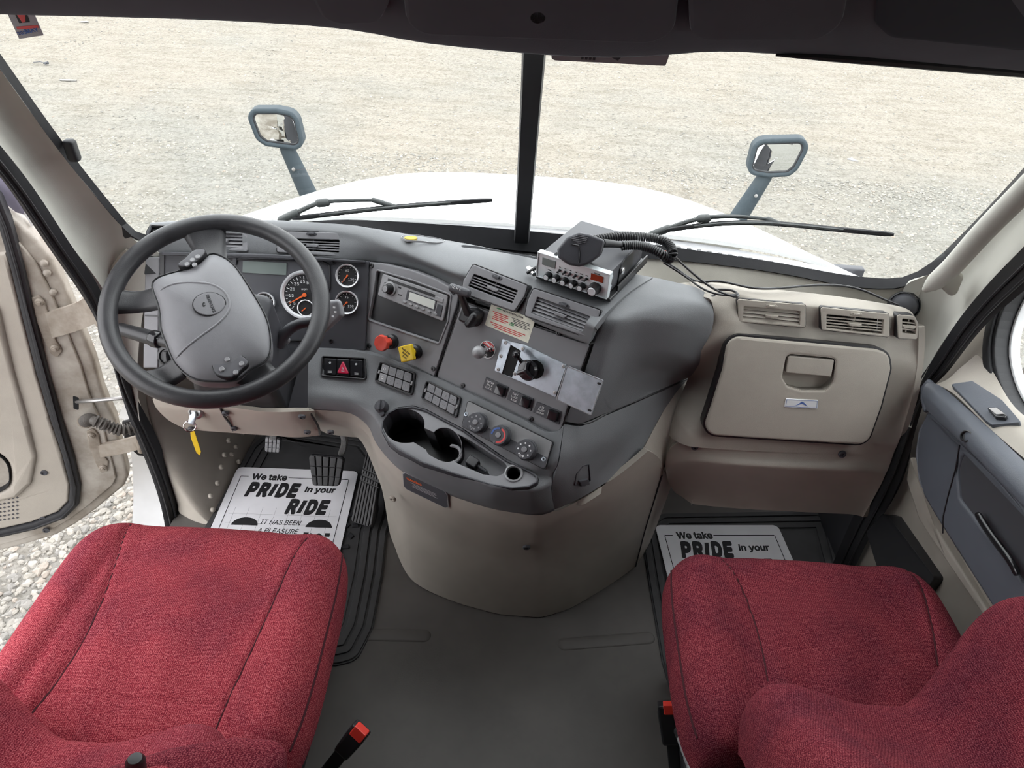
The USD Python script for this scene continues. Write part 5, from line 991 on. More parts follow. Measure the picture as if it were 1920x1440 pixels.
def seat(cx, yf, yb, lbl, fabric_, seams, cross, sgn, back_y, recl, armrest):
    S = Thing('driver_chair' if sgn < 0 else 'passenger_chair', lbl, 'seat')
    hw, L = .335, yf - yb + .06
    def cf(U, V):
        v = (V + 1) / 2; x = cx + U * hw * (1 - .03 * v + .0 * v**2); y = yb - .06 + v * L - (.03 * np.abs(U)**2.5 + .02 * np.clip((np.abs(U) - .62) / .38, 0, 1)**2) * v
        b = np.clip((np.abs(U) - .45) / .4, 0, 1); b = b * b * (3 - 2 * b); z = .498 + .036 * b - .012 * np.cos(U * 2.2) * 0 - .055 * np.clip((v - .78) / .22, 0, 1)**2 + .010 * np.sin(v * 3) * 0
        P = np.stack([x, y, z], -1)
        d = near(P, seams); dc = near(P, [cross]) if cross is not None else d + 9
        wr = .004 * np.sin(U * 16 + 2.0 * np.sin(v * 4 + sgn)) * np.exp(-((v - .25) / .2)**2) * (np.abs(U) < .6)
        fold = .009 * np.exp(-((U * sgn - .70 + .10 * v) / .05)**2) * np.clip(1.25 - v, 0, 1)
        P[..., 2] += -.0065 * np.exp(-(d / .0045)**2) - .003 * np.exp(-(dc / .004)**2) + wr - fold
        return P, np.broadcast_to(np.array([0, 0, 1.0]), P.shape)
    m, G = pillow(cf, 150, 130, 7, 9, .145, .30); S.part('cushion', m, fabric_, smooth=True)
    Gi = on(G[8:-2, 8:-8][::2, ::2])
    for l in seams:
        q = curve(np.array(l), 40); z = np.array([np.min(np.linalg.norm(G[..., :2] - p, axis=2) + 0 * G[..., 2]) for p in q]); i = [np.unravel_index(np.argmin(np.linalg.norm(G[..., :2] - p, axis=2)), G.shape[:2]) for p in q]
        zz = np.array([G[k][2] for k in i]); keep = zz > .42; P = np.c_[q[keep], np.convolve(np.r_[zz[keep][:1], zz[keep], zz[keep][-1:]], np.ones(3) / 3, 'valid') - .0015]; S.part('seam', tube(P + (0, 0, .001), .0022, 6), 'seam_thread', 0)
    ci = int(np.argmin(np.abs(squash(150) + sgn * .972))); P = G[24:-14, ci][::3]; S.part('edge_piping', tube(P, .0028, 7), 'seam_thread', 0)
    # backrest, laid well back
    r = math.radians(recl); up = np.array([0, -math.sin(r), math.cos(r)]); nn = np.array([0, math.cos(r), math.sin(r)]); o = np.array([cx + sgn * .025, back_y, .465])
    def bf(U, V):
        v = (V + 1) / 2; b = np.clip((np.abs(U) - .10) / .75, 0, 1); b = b * b * (3 - 2 * b); drop = np.clip((np.abs(U) - .80) / .2, 0, 1)**2
        side_ = np.where(U * sgn > 0, .19 if sgn < 0 else .30, .075 if sgn < 0 else .055); hgt = (.035 if sgn < 0 else .065) + side_ * b * (.6 + .4 * np.clip(v * 3.0, 0, 1)) * (1 - .35 * drop) + .03 * np.exp(-((v - .12) / .12)**2)
        x = U * .275 * (1 + .03 * v) ; P = o + np.stack([x, 0 * x, 0 * x], -1) + v[..., None] * .66 * up + hgt[..., None] * nn
        se = np.exp(-((np.abs(U) - .52) / .018)**2) + np.exp(-((v - .045 - .02 * b) / .008)**2); P = P - (.006 * se)[..., None] * nn
        return P, np.broadcast_to(nn, P.shape)
    m, Gb = pillow(bf, 130, 120, 6, 10, .14, .32, .16); S.part('backrest', m, fabric_, smooth=True)
    if armrest:
        a0 = np.array([W(215, 1478, z=.66), W(330, 1442, z=.655), W(430, 1424, z=.645), W(500, 1428, z=.625)]); S.part('armrest', hull(np.vstack([a0, a0 + (0, -.12, .02), a0 + (.0, -.03, -.07)]), .032, 16), 'dark_red_weave', smooth=60, label='folded padded red armrest')
        p = W(255, 1436, z=.70); S.part('armrest_knob', lathe([(.014, -.02), (.014, .012), (.010, .018), (0, .019)], Frame(p, (.1, .2, 1)), 20), 'black_plastic')
    # base: side skirt, suspension bellows
    S.part('cushion_pan', rbox((.58, L - .10, .05), .02, (cx, yb + L / 2 - .06, .352)), 'black_plastic')
    for k in range(5): S.part('bellows_fold', rbox((.50 - .02 * (k % 2), L - .16 - .02 * (k % 2), .052), .018, (cx, yb + L / 2 - .07, .085 + .056 * k)), 'black_rubber')
    S.part('seat_plinth', rbox((.46, L - .14, .055), .01, (cx, yb + L / 2 - .07, .0285)), 'charcoal_plastic')
    if sgn > 0:
        q = [W(1272, 1372, z=.33), W(1312, 1470, z=.33), W(1280, 1372, z=.36), W(1320, 1470, z=.36)]; pn = S.part('side_panel', hull(q, .010), 'black_plastic')
        for k in range(4): S.part('side_button', hull([W(1277 + 6 * k, 1388 + 17 * k, z=.352), W(1281 + 6 * k, 1398 + 17 * k, z=.352)], .0085, 12), 'silver_plastic', pn)
    return S
pl_ = lambda pts, z=.5: [tuple(W(a, b, z=z)[:2]) for a, b in pts]
Ls_ = [pl_([(240, 972), (225, 1030), (190, 1125), (150, 1205), (85, 1300), (30, 1370)]), pl_([(575, 1008), (545, 1060), (518, 1120), (480, 1200), (425, 1318), (395, 1385)])]
seat(-.685, 1.175, .60, 'crimson woven driver seat with a folded armrest behind the steering wheel', 'red_weave', Ls_, pl_([(95, 1295), (180, 1304), (260, 1310), (345, 1316), (425, 1318)]), -1, .575, 47, True).done()
Rs_ = [pl_([(1358, 1040), (1385, 1085), (1412, 1150), (1430, 1215), (1442, 1275)]), pl_([(1700, 1062), (1722, 1110), (1742, 1180), (1758, 1250)])]
seat(.715, 1.18, .68, 'dark crimson woven passenger seat in front of the glovebox', 'dark_red_weave', Rs_, None, 1, .70, 47, False).done()
# seat belt buckles
def buckle(base, tip, lbl, red, k=1.0):
    B_ = Thing('seat_belt_buckle', lbl, 'buckle'); d = nz(tip - base); side = nz(np.cross(d, CAM - tip)); n = np.cross(side, d); f = Frame(tip, n, side)
    body = affinity.scale(Polygon([(-.017, -.075), (.017, -.075), (.020, -.02), (.019, .0), (-.019, .0), (-.020, -.02)]), k, k, origin=(0, 0)); B_.part('buckle_body', bprism(rpoly(body, .005), -.012, .010, .005, f), 'black_plastic')
    B_.part('release_button', bprism(rpoly(Polygon([(-.013, -.020), (.016, -.020), (.016, .004), (-.013, .004)]), .003), -.006, .012, .002, f), 'button_red', label='red release button'); e = tip - d * .075 * k
    B_.part('stalk', hull([e + side * .010, e - side * .010, base + side * .010, base - side * .010], .004), 'black_plastic'); B_.done()
buckle(W(590, 1475, z=.30), W(678, 1366, z=.44), 'black seat belt buckle with a bright red button beside the driver seat', True)
buckle(W(1268, 1470, z=.12), W(1254, 1320, z=.30), 'black seat belt buckle beside the passenger seat', False, 1.35)

# ------------------------------------------------------------ floor coverings and pedals
FF = Frame((0, 1.4, 0), (0, 0, 1))
def rmat(pts, r, lbl, grooves, tread):
    F_ = Thing('rubber_floor_mat', lbl, 'floor mat'); P = rpoly(FF.qs(pts), r, 8); F_.part('mat_base', bprism(P, .0005, .006, .002, FF), 'mat_rubber'); e = .0
    for a, b in grooves: F_.part('raised_border', bprism(P.buffer(-a).difference(P.buffer(-b)), .005, .012, .002, FF), 'mat_rubber')
    F_.part('mat_field', bprism(P.buffer(-.088), .005, .0095, .002, FF), 'mat_rubber')
    for q in tread: F_.part('tread_block', bprism(q, .009, .015, .002, FF), 'black_rubber')
    F_.done()
tb = []
for i in range(6):
    for j in range(2):
        c = np.array(FF.q(662, 1000)) + np.array([-.02 + .028 * j - .006 * i, .07 - .045 * i]); tb.append(affinity.rotate(Polygon([c + d for d in ((-.010, -.006), (.010, -.012), (.012, .004), (-.008, .010))]), 25 * (-1) ** (i + j)))
rmat([(470, 840), (515, 800), (690, 825), (735, 880), (738, 960), (726, 1000), (718, 1080), (700, 1180), (670, 1240), (630, 1250), (420, 1230), (350, 1050)], .05, 'black grooved rubber mat under the driver pedals and paper mat', ((.004, .022), (.030, .048), (.056, .076)), tb)
rmat([(1200, 990), (1240, 965), (1560, 960), (1600, 1100), (1640, 1340), (1330, 1340), (1262, 1320), (1240, 1240), (1215, 1090)], .05, 'black rubber mat under the paper mat in the passenger footwell', ((.004, .022), (.030, .048), (.056, .076)), [])
def boot(f, x, y, L, flip):
    out = []; sole = Polygon(curve([(0, .5), (.17, .44), (.19, .25), (.14, 0), (.13, -.25), (.15, -.42), (0, -.5), (-.15, -.42), (-.13, -.25), (-.16, 0), (-.19, .25), (-.17, .44)], 60, True))
    sole = affinity.scale(sole, L, L, origin=(0, 0)); toe = sole.intersection(sbox(-1, .40 * L, 1, L)); out.append(toe)
    for k in range(9):
        yy = (.33 - .10 * k) * L
        bar = Polygon([(-.09 * L, yy), (-.03 * L, yy - .03 * L), (.03 * L, yy), (.09 * L, yy - .03 * L), (.09 * L, yy - .075 * L), (.03 * L, yy - .045 * L), (-.03 * L, yy - .075 * L), (-.09 * L, yy - .045 * L)]); out.append(bar.intersection(sole))
        for s in (-1, 1): out.append(affinity.translate(rect(s * .15 * L, yy - .02 * L, .07 * L, .045 * L), 0, 0).intersection(sole))
    return [affinity.translate(g, x, y) for g in out if not g.is_empty]
def word(s, h, f, a, b, w):
    wt = np.array([.55 if c == 'I' else 1.0 for c in s]); cw = w / (wt.sum() + .12 * (len(s) - 1)); x = a - w / 2; out = []
    for c, k in zip(s, wt):
        out.append(text(c, h, f, x + cw * k / 2, b, bold=4, shear=.2, lift=.0012, width=cw * k * 1.12) if c != 'I' else bprism(Polygon([(x + cw * .05 - h * .08, b - h / 2), (x + cw * .45 - h * .08, b - h / 2), (x + cw * .45 + h * .12, b + h / 2), (x + cw * .05 + h * .12, b + h / 2)]), .0011, .0018, 0, f)); x += cw * (k + .12)
    return cat(out)
def paper(tl, tr, br, bl, lbl, anchors, crop):
    Pm = Thing('paper_floor_mat', lbl, 'paper mat'); z = .0165
    o, uu, vv = [W(*p, z=z) for p in (tl, tr, bl)]; f = Frame(o, (0, 0, 1), uu - o); w = np.linalg.norm(uu - o); h = .60
    poly = rpoly(Polygon([(0, 0), (w, 0), (w + .005, -h), (-.006, -h)]), .02, 6)
    gx = np.linspace(0, w, 26); gy = np.linspace(0, -h, 36); X, Y = np.meshgrid(gx, gy); Z = .003 * (meshkit.fbm(np.stack([X * 9, Y * 9, 0 * X], -1)) - .5) + .008 * np.clip((.05 - X) / .05, 0, 1)**2
    Pm.part('paper_sheet', bprism(poly, .0, .0012, 0, f), 'paper')
    m = .026; ln = [rect(m + .012, -.044, .026, .0022), rect(w * .69, -.044, w * .49, .0022), rect(m - .002, -.044 - (h - .07) / 2, .0022, h - .07), rect(w - m, -.044 - (h - .07) / 2, .0022, h - .07)]
    Pm.part('printed_frame', cat([bprism(q, .0011, .0016, 0, f) for q in ln]), 'black_print', kind='stuff')
    tx = [text('We take', .026, f, .125, -.044, bold=2, lift=.0012, width=.122), word('PRIDE', .056, f, .152, -.104, .176), text('in your', .024, f, .312, -.096, bold=2, shear=.12, lift=.0012, width=.105), word('RIDE', .056, f, .287, -.176, .138)]
    for t in tx: Pm.part('lettering', t, 'black_print')
    for k, s in enumerate(('IT HAS BEEN', 'A PLEASURE', 'SERVING YOU')): Pm.part('lettering', text(s, .019, f, .215, -.247 - .036 * k, shear=.2, lift=.0012, width=.132), 'black_print')
    bt = []
    for x in (.10, w - .085): bt += [affinity.scale(q, .70, 1.0, origin=(x, 0)) for q in boot(f, x, -.395, .33, 1)]
    Pm.part('boot_print', cat([bprism(q, .0011, .0016, 0, f) for q in bt[:len(bt) // 2]]), 'black_print', kind='stuff'); Pm.part('boot_print', cat([bprism(q, .0011, .0016, 0, f) for q in bt[len(bt) // 2:]]), 'black_print', kind='stuff')
    Pm.part('grid_lines', cat([bprism(rect(w / 2, -.215 - .04 * k, w - .07, .0008), .0010, .0014, 0, f) for k in range(8)] + [bprism(rect(.05 + .045 * k, -.35, .0008, .33), .0010, .0014, 0, f) for k in range(8)]), 'grey_print', kind='stuff')
    Pm.done()
paper((446, 876), (672, 884), None, (398, 980), 'white printed paper mat with a boot print lying in front of the driver seat', None, None)
paper((1228, 985), (1458, 985), None, (1240, 1060), 'white printed paper mat in the shaded passenger footwell', None, None)
def pedal(pts, zs, name, lbl, cols_, rows_, arm, cross=None, mt='mat_rubber'):
    X = np.array([W(p[0], p[1], z=z) for p, z in zip(pts, zs)]); f = Frame.fit(X, world=True); f = Frame(f.o, f.n, X[1] - X[0]); Pq = rpoly(Polygon(f.qs(pts)), .012, 5); Pd = Thing(name, lbl, 'pedal')
    k = Pd.part('pedal_pad', bprism(Pq, -.014, .0, .003, f), 'black_rubber'); q = np.array(f.qs(pts)); lr = lambda s, t: (q[0] * (1 - s) + q[1] * s) * (1 - t) + (q[3] * (1 - s) + q[2] * s) * t
    for i in range(cols_):
        for t0, t1 in rows_:
            s0, s1 = (i + .10) / cols_, (i + .90) / cols_; g = Polygon([lr(s0, t0), lr(s1, t0), lr(s1, t1), lr(s0, t1)]).intersection(Pq.buffer(-.002))
            if g.geom_type == 'Polygon' and not g.is_empty and g.area > 2e-6: Pd.part('pad_rib', bprism(g, -.001, .006, .002, f), mt, k)
    if arm is not None: Pd.part('pedal_arm', tube(curve(arm, 16), .011, 10), 'dull_steel')
    Pd.done()
pedal([(578, 852), (646, 858), (636, 912), (586, 911)], [.20, .20, .11, .11], 'brake_pedal', 'square ribbed brake pedal hanging above the paper mat', 5, ((.02, .34), (.36, .66), (.68, .98)), [W(640, 850, z=.20), W(646, 830, z=.30), W(642, 808, z=.42)])
pedal([(690, 832), (720, 850), (698, 990), (658, 978)], [.19, .19, .035, .035], 'accelerator_pedal', 'long ribbed accelerator pedal right of the brake pedal', 7, ((.01, .31), (.33, .38), (.41, .46), (.48, .99)), None)
pedal([(497, 818), (527, 820), (525, 848), (496, 846)], [.22, .22, .14, .14], 'dimmer_foot_pedal', 'small square ribbed pedal at the far left of the footwell', 4, ((.05, .30), (.36, .62), (.68, .95)), [W(512, 820, z=.22), W(514, 800, z=.36)], mt='silver_plastic')

# ------------------------------------------------------------ CB radio with its microphone and cables
a, b = W(1006, 517, z=1.028), W(1137, 560, z=1.028); uu = nz(b - a); wd = np.linalg.norm(b - a); bk = np.cross([0, 0, 1.0], uu); H = .062; dp = .215
FC = Frame(a, -bk + np.array([0, 0, .0]), uu)      # face frame: origin lower left, v up
CB = Thing('cb_radio', 'chrome-faced CB radio on a black bracket on top of the dash', 'radio')
bx = lambda x0, x1, y0, y1, z0, z1, r=.002: (lambda m: FC.lift(m))(rbox((x1 - x0, y1 - y0, z1 - z0), r, ((x0 + x1) / 2, (y0 + y1) / 2, (z0 + z1) / 2), 6))
CB.part('case', bx(.004, wd - .004, .002, H - .002, -dp, -.004, .003), 'charcoal_plastic'); fcp = CB.part('faceplate', bprism(rpoly(sbox(0, 0, wd, H), .002), -.012, 0, .001, FC), 'chrome_brushed', label='polished faceplate with knobs and displays')
CB.part('face_rim', bprism(sbox(-.001, -.001, wd + .001, H + .001).difference(sbox(.002, .002, wd - .002, H - .002)), -.014, .0025, .001, FC), 'chrome_brushed')
CB.part('signal_meter', bprism(sbox(.012, .034, .046, .052), 0, .0015, .0003, FC), 'lcd_green', fcp); CB.part('channel_display', bprism(sbox(wd - .044, .036, wd - .014, .051), 0, .0015, .0003, FC), 'lcd_red', fcp, label='dark red channel window')
for k in range(5):
    o = FC.at(.032 + .0215 * k, .0125); CB.part('control_knob', cat(lathe([(.0088, 0), (.0088, .003), (.0078, .005), (.0072, .016), (0, .016)], o, 22)), 'black_plastic', fcp); CB.part('knob_face', lathe([(.0062, .0158), (.0055, .0172), (0, .0172)], o, 18), 'chrome_brushed', fcp)
o = FC.at(wd - .030, .0175); CB.part('channel_knob', lathe([(.0145, 0), (.0145, .004), (.0125, .007), (.0115, .020), (0, .020)], o, 26), 'black_plastic', fcp); CB.part('knob_face', lathe([(.010, .0198), (.009, .0215), (0, .0215)], o, 22), 'chrome_brushed', fcp)
for k in range(6): o = FC.at(.058 + .0135 * k, .033); CB.part('toggle_switch', cat(lathe([(.0035, 0), (.003, .004), (.0018, .005), (.0024, .012), (0, .0125)], o, 12)), 'black_plastic', fcp)
CB.part('face_marks', cat([text(t, .0026, FC, .032 + .0215 * k, .0255, lift=.0002) for k, t in enumerate(('MIC', 'VOL', 'SQL', 'RF', 'TONE'))] + [text(t, .0022, FC, .058 + .0135 * k, .041, lift=.0002) for k, t in enumerate(('PA', 'CB', 'NB', 'ANL', 'SWR', 'CAL'))] + [text('CHANNEL', .0024, FC, wd - .03, .0535, lift=.0002)]), 'black_print', fcp, kind='stuff')
SD = Frame(FC.w(wd - .004, 0, 0), uu, bk)
for y, x in ((.020, .022), (.044, .022)): CB.part('case_screw', screw(SD, x, y, .0045, .001), 'steel')
CB.part('mount_knob', lathe([(.009, 0), (.009, .005), (.006, .007), (0, .007)], SD.at(.080, .034), 16), 'chrome'); CB.part('mount_side', bprism(rpoly(Polygon([(.064, -.012), (.120, -.012), (.150, .02), (.140, .060), (.085, .060), (.066, .045)]), .006), 0, .003, .001, SD), 'black_plastic')
CB.part('mount_tray', bx(-.006, wd + .006, -.012, -.003, -dp - .02, -.008, .002), 'black_plastic', label='black mounting tray'); CB.part('tray_lip', bx(wd + .002, wd + .006, -.012, .010, -dp - .02, -.05, .001), 'black_plastic')
for x0 in (.01, wd - .03): CB.part('mount_foot', bx(x0, x0 + .02, -.030, -.010, -dp + .02, -dp + .06, .002), 'black_plastic')
for x0 in (.01, wd - .03): CB.part('mount_foot', bx(x0, x0 + .02, -.026, -.010, -.06, -.03, .002), 'black_plastic')
CB.done()
MC = Thing('cb_microphone', 'black handheld microphone with a curly cord lying on the CB radio', 'microphone')
zt = 1.028 + H; mo = W(1090, 470, z=zt + .030); mf = Frame(mo, CAM - mo, (1, .0, -.12))
hp = lambda px, py, h: mo + 0 * mf.n + (lambda p: p)(mf.up(h).hit(px, py))-mo
front = [(1050, 468), (1066, 449), (1086, 441), (1104, 444), (1128, 453), (1122, 476), (1104, 490), (1086, 495), (1068, 492), (1051, 480)]
MC.part('mic_shell', hull([mf.up(.012).hit(*p) for p in front] + [mf.up(-.022).hit(960 + (p[0] - 960) * 1.0, p[1]) for p in front], .006, 12), 'charcoal_plastic', smooth=45)
gq = pxpoly(mf.up(.018), [(1068, 447), (1085, 440), (1103, 443), (1098, 455), (1085, 457)], .003); gf = mf.up(.018)
MC.part('mic_grille', bprism(gq, -.004, .0008, .0005, gf), 'charcoal_plastic')
for k in range(6): y0 = np.array(gq.centroid.coords[0])[1] - .009 + .0036 * k; q = gq.intersection(rect(gq.centroid.x, y0, .08, .0014)); MC.part('grille_bar', bprism(q, .0, .0022, .0004, gf), 'grey_panel') if not q.is_empty and q.geom_type == 'Polygon' else None
MC.part('mic_edge', tube([mf.up(.0185).hit(*p) for p in [(1072, 458), (1085, 460), (1087, 475), (1086, 493)]], .0016, 6), 'black_gloss')
MC.part('talk_button', hull([mf.up(-.002).hit(1128, 456), mf.up(-.002).hit(1123, 474)], .007), 'black_rubber')
def coil(path, r, w, turns):
    P = curve(path, turns * 12); T = np.gradient(P, axis=0); T /= np.linalg.norm(T, axis=1, keepdims=True); A = np.cross(T, [0, 0, 1.0]); A /= np.linalg.norm(A, axis=1, keepdims=True); Bv = np.cross(T, A); t = np.linspace(0, 2 * math.pi * turns, len(P))[:, None]
    return tube(P + r * (np.cos(t) * A + np.sin(t) * Bv), w, 6)
zz = zt + .018
sr = [W(1130, 456, z=zz + .02), W(1148, 457, z=zz + .012), W(1168, 460, z=zz)]; MC.part('strain_relief', tube(curve(sr, 14), np.linspace(.010, .0065, 14), 12), 'black_rubber')
MC.part('curly_cord', coil([W(1166, 461, z=zz), W(1195, 460, z=zz), W(1222, 467, z=zz - .004), W(1243, 478, z=zz - .012), W(1254, 487, z=zz - .03)], .0085, .0027, 26), 'black_plastic'); MC.part('curly_cord', coil([W(1254, 487, z=zz - .03), W(1262, 478, z=zz - .012), W(1258, 463, z=zz - .004), W(1240, 450, z=zz), W(1205, 444, z=zz), W(1150, 444, z=zz), W(1110, 450, z=zz - .004)], .0085, .0027, 40), 'black_plastic')
MC.part('cord_tail', tube(curve([W(1255, 470, z=zz), W(1285, 500, z=1.04), W(1325, 533, z=1.003), W(1362, 552, z=.998), W(1384, 556, z=.996), W(1380, 548, z=.997), W(1340, 543, z=1.0)], 40), .0028, 8), 'black_plastic')
rod = [W(1044, 476, z=zt + .004), W(1018, 494, z=1.055), W(988, 512, z=1.026)]; MC.part('cord_lead', tube(curve(rod, 14), .0042, 8), 'black_plastic'); c0 = W(990, 503, z=1.03); MC.part('cord_plug', tube([c0, c0 + nz(a - c0) * .028], [.0065, .0065], 12), 'chrome'); MC.part('plug_nut', tube([c0 + nz(a - c0) * .010, c0 + nz(a - c0) * .017], [.0085, .0085], 8), 'chrome')
MC.done()
PC = Thing('power_cable', 'black power cable running from the CB radio across the tan dash top', 'cable')
PC.part('cable', tube(curve([W(1240, 487, z=1.03), W(1270, 505, z=1.0), W(1310, 528, z=.992), W(1340, 527, z=1.0), W(1400, 538, z=.997), W(1450, 541, z=.996), W(1510, 536, z=1.0), W(1580, 536, z=1.0), W(1620, 545, z=.995), W(1655, 560, z=.987), W(1685, 572, z=.982)], 80), .0028, 8), 'black_plastic')
PC.part('cable', tube(curve([W(1244, 492, z=1.025), W(1290, 522, z=1.0), W(1325, 545, z=.999), W(1355, 553, z=.996), W(1383, 552, z=.996)], 40), .0026, 8), 'black_plastic')
for k in range(2): PC.part('red_wire', tube(curve([W(1236, 474 + 4 * k, z=1.04), W(1246, 470 + 6 * k, z=1.045), W(1250 - 3 * k, 484, z=1.02), W(1244 + 4 * k, 492, z=1.01)], 16), .0014, 6), 'copper_red')
PC.done()
# ------------------------------------------------------------ open left door
th_ = math.radians(70); dd = np.array([-math.sin(th_), -math.cos(th_), 0]); ndoor = np.cross([0, 0, 1.0], dd)
if ndoor @ (CAM - np.array([-1.13, 1.62, 0])) < 0: ndoor = -ndoor
FD = Frame((-1.13, 1.62, 0), ndoor, -dd)
LD = Thing('door_1', 'open left door with tan inner panel and worn cream metal edge', kind='structure')
outl = [(-420, 200), (-60, 305), (0, 366), (14, 380), (47, 406), (78, 439), (104, 474), (127, 522), (142, 559), (163, 614), (182, 663), (196, 715), (206, 741), (221, 773), (226, 801), (239, 853), (244, 876), (236, 894), (211, 915), (185, 937), (146, 965), (110, 985), (60, 1000), (-10, 1018), (-420, 1075)]
OD = rpoly(Polygon([(-1.15, 1.62), (-.62, 1.60)] + FD.up(-.05).qs(outl[1:-1]) + [(-1.15, -.06)]), .008, 5); WH = rpoly(Polygon([(-1.08, 1.0), (-1.08, 1.54), (-.64, 1.53), (-.30, 1.18), (-.28, 1.0)]), .03, 5); sealo = [(-420, 250), (-60, 300), (0, 356), (26, 420), (48, 500), (66, 580), (92, 690), (116, 775), (140, 850), (153, 905), (150, 940), (125, 965), (70, 986), (0, 1002), (-420, 1050)]
SO = rpoly(Polygon([(-1.12, 1.585), (-.635, 1.57), (-.225, 1.16)] + FD.qs(sealo[2:-1]) + [(-1.12, -.03)]), .03, 6); SI = SO.buffer(-.030)
steps = [(OD, -.055, -.004, .012), (OD.buffer(-.028), -.02, .006, .008)]
mt_ = LD.part('door_frame', cat(bprism(OD.difference(WH), -.05, -.004, .012, FD), bprism(OD.buffer(-.035).difference(WH.buffer(.02)), -.02, .004, .004, FD)), 'cream_paint', label='dirty cream painted metal door edge', smooth=50)
LD.part('door_seal', bprism(SO.difference(SI), -.01, .020, .009, FD), 'black_rubber', label='black rubber loop round the inner panel'); LD.part('seal_lip', bprism(SO.buffer(-.011).difference(SO.buffer(-.017)), .01, .026, .003, FD), 'black_rubber')
IP = SI.buffer(-.001).intersection(sbox(-2, -1, 1, .955)); hole_ = Polygon(curve(FD.qs([(-60, 835), (-5, 842), (14, 858), (20, 880), (16, 902), (0, 912), (-60, 925)]), 40, True)).buffer(0)
LD.part('window_rubber', bprism(WH.buffer(.016).difference(WH.buffer(-.006)), -.03, .008, .004, FD), 'black_rubber'); LD.part('door_glass', bprism(WH, -.028, -.024, 0, FD), 'pane', label='clear window of the open door')
ip = LD.part('inner_panel', bprism(IP.difference(hole_), -.005, .012, .008, FD), 'tan_plastic', label='tan moulded inner door panel', smooth=50)
LD.part('panel_rise', bprism(rpoly(Polygon([(-1.06, .86), (-.33, .86)] + FD.qs([(0, 560), (30, 690), (58, 790), (72, 850), (62, 900), (36, 925), (-30, 940)]) + [(-1.06, .10)]), .03, 6).difference(hole_.buffer(.004)), .008, .024, .014, FD), 'tan_plastic', ip, smooth=50)
LD.part('pull_hole', cat(bprism(hole_.buffer(.002), -.045, -.03, 0, FD), bprism(hole_.buffer(.003).difference(hole_), -.03, .025, .001, FD)), 'black_void', ip)
for c in ((84, 881), (82, 968), (88, 989)): o = FD.at(*FD.q(*c)); LD.part('screw_hole', lathe([(.010, .010), (.010, .0145), (.007, .015), (.006, .0125), (0, .0125)], o, 16), 'charcoal_plastic', ip)
gr = [];
for i in range(7):
    for j in range(6): p = FD.q(-6 + 8 * j, 926 + 7.5 * i - 1.2 * j); gr.append(lathe([(.0032, .0115), (.0032, .0135), (0, .0138)], FD.at(*p), 7))
LD.part('speaker_grille', cat(gr), 'charcoal_plastic', ip, kind='stuff')
def hinge(plate, arm, bolts, nm):
    pq = rpoly(Polygon(FD.qs(plate)), .006, 4); k = LD.part('hinge', bprism(pq, -.006, .010, .003, FD), 'dull_cream', label=nm)
    for b_ in bolts: LD.part('hinge_bolt', lathe([(.011, .008), (.011, .014), (.008, .018), (.005, .018), (.004, .022), (0, .022)], FD.at(*FD.q(*b_)), 14), 'dull_cream', k)
    A = [FD.up(.012).hit(*arm[0]), FD.up(.028).hit(*arm[1]), FD.up(.06).hit(*arm[2])]; B_ = [FD.up(.012).hit(*arm[3]), FD.up(.028).hit(*arm[4]), FD.up(.06).hit(*arm[5])]
    LD.part('hinge_arm', shell(np.array([curve(A, 16), curve(B_, 16)]), .012), 'dull_cream', k)
    LD.part('hinge_pin', tube([A[-1] + (0, 0, .01), B_[-1] - (0, 0, .01)], .011, 12), 'dull_cream', k)
hinge([(58, 556), (74, 550), (86, 566), (94, 592), (106, 636), (118, 655), (108, 668), (96, 660), (84, 636), (68, 596)], [(84, 588), (142, 568), (172, 545), (98, 634), (140, 622), (186, 604)], ((75, 562), (104, 648)), 'upper cream door hinge')
hinge([(163, 806), (176, 800), (186, 812), (192, 846), (204, 862), (202, 880), (190, 884), (180, 866), (168, 836)], [(184, 836), (222, 828), (262, 816), (188, 858), (224, 852), (264, 842)], ((172, 812), (194, 872)), 'lower cream door hinge')
for c in ((82, 494), (88, 512), (99, 548)): LD.part('rivet', lathe([(.010, -.006), (.009, .003), (.005, .006), (0, .007)], FD.at(*FD.q(*c)), 12), 'cream_paint')
s0 = FD.up(.004).hit(144, 753); LD.part('check_strap', tube(curve([s0, W(190, 750, x=-1.17), W(242, 745, x=-1.10)], 12), .006, 8), 'dull_steel'); LD.part('strap_slot', bprism(rpoly(Polygon(FD.qs([(137, 740), (148, 744), (148, 768), (138, 764)])), .003), -.002, .005, .001, FD), 'black_void')
hs = curve([FD.up(.002).hit(160, 790), W(180, 790, x=-1.19), W(205, 800, x=-1.165), W(235, 806, x=-1.13), W(262, 795, x=-1.10)], 90); LD.part('wiring_hose', tube(hs, .0155 + .003 * np.sign(np.sin(np.arange(90) * 2 * math.pi / 4.0)), 14), 'hose_rubber', label='ribbed wiring hose between the door and the cab', smooth=20)
LD.part('hose_boot', tube([hs[0] - ndoor * .004, hs[3]], [.024, .020], 16), 'dull_cream')
# window part of the door rising beyond the frame
FQ = FD.up(-.03); LD.part('quarter_glass', bprism(Polygon(FQ.qs([(-40, 250), (0, 282), (46, 352), (52, 404), (30, 398), (0, 374), (-40, 345)])), -.006, 0, 0, FQ), 'lilac_glass', label='dull lilac quarter glass above the door edge'); LD.part('glass_frame', bprism(Polygon(FQ.qs([(46, 350), (62, 398), (68, 418), (60, 424), (46, 400)])), -.01, .004, .001, FQ), 'white_panel')
LD.done()
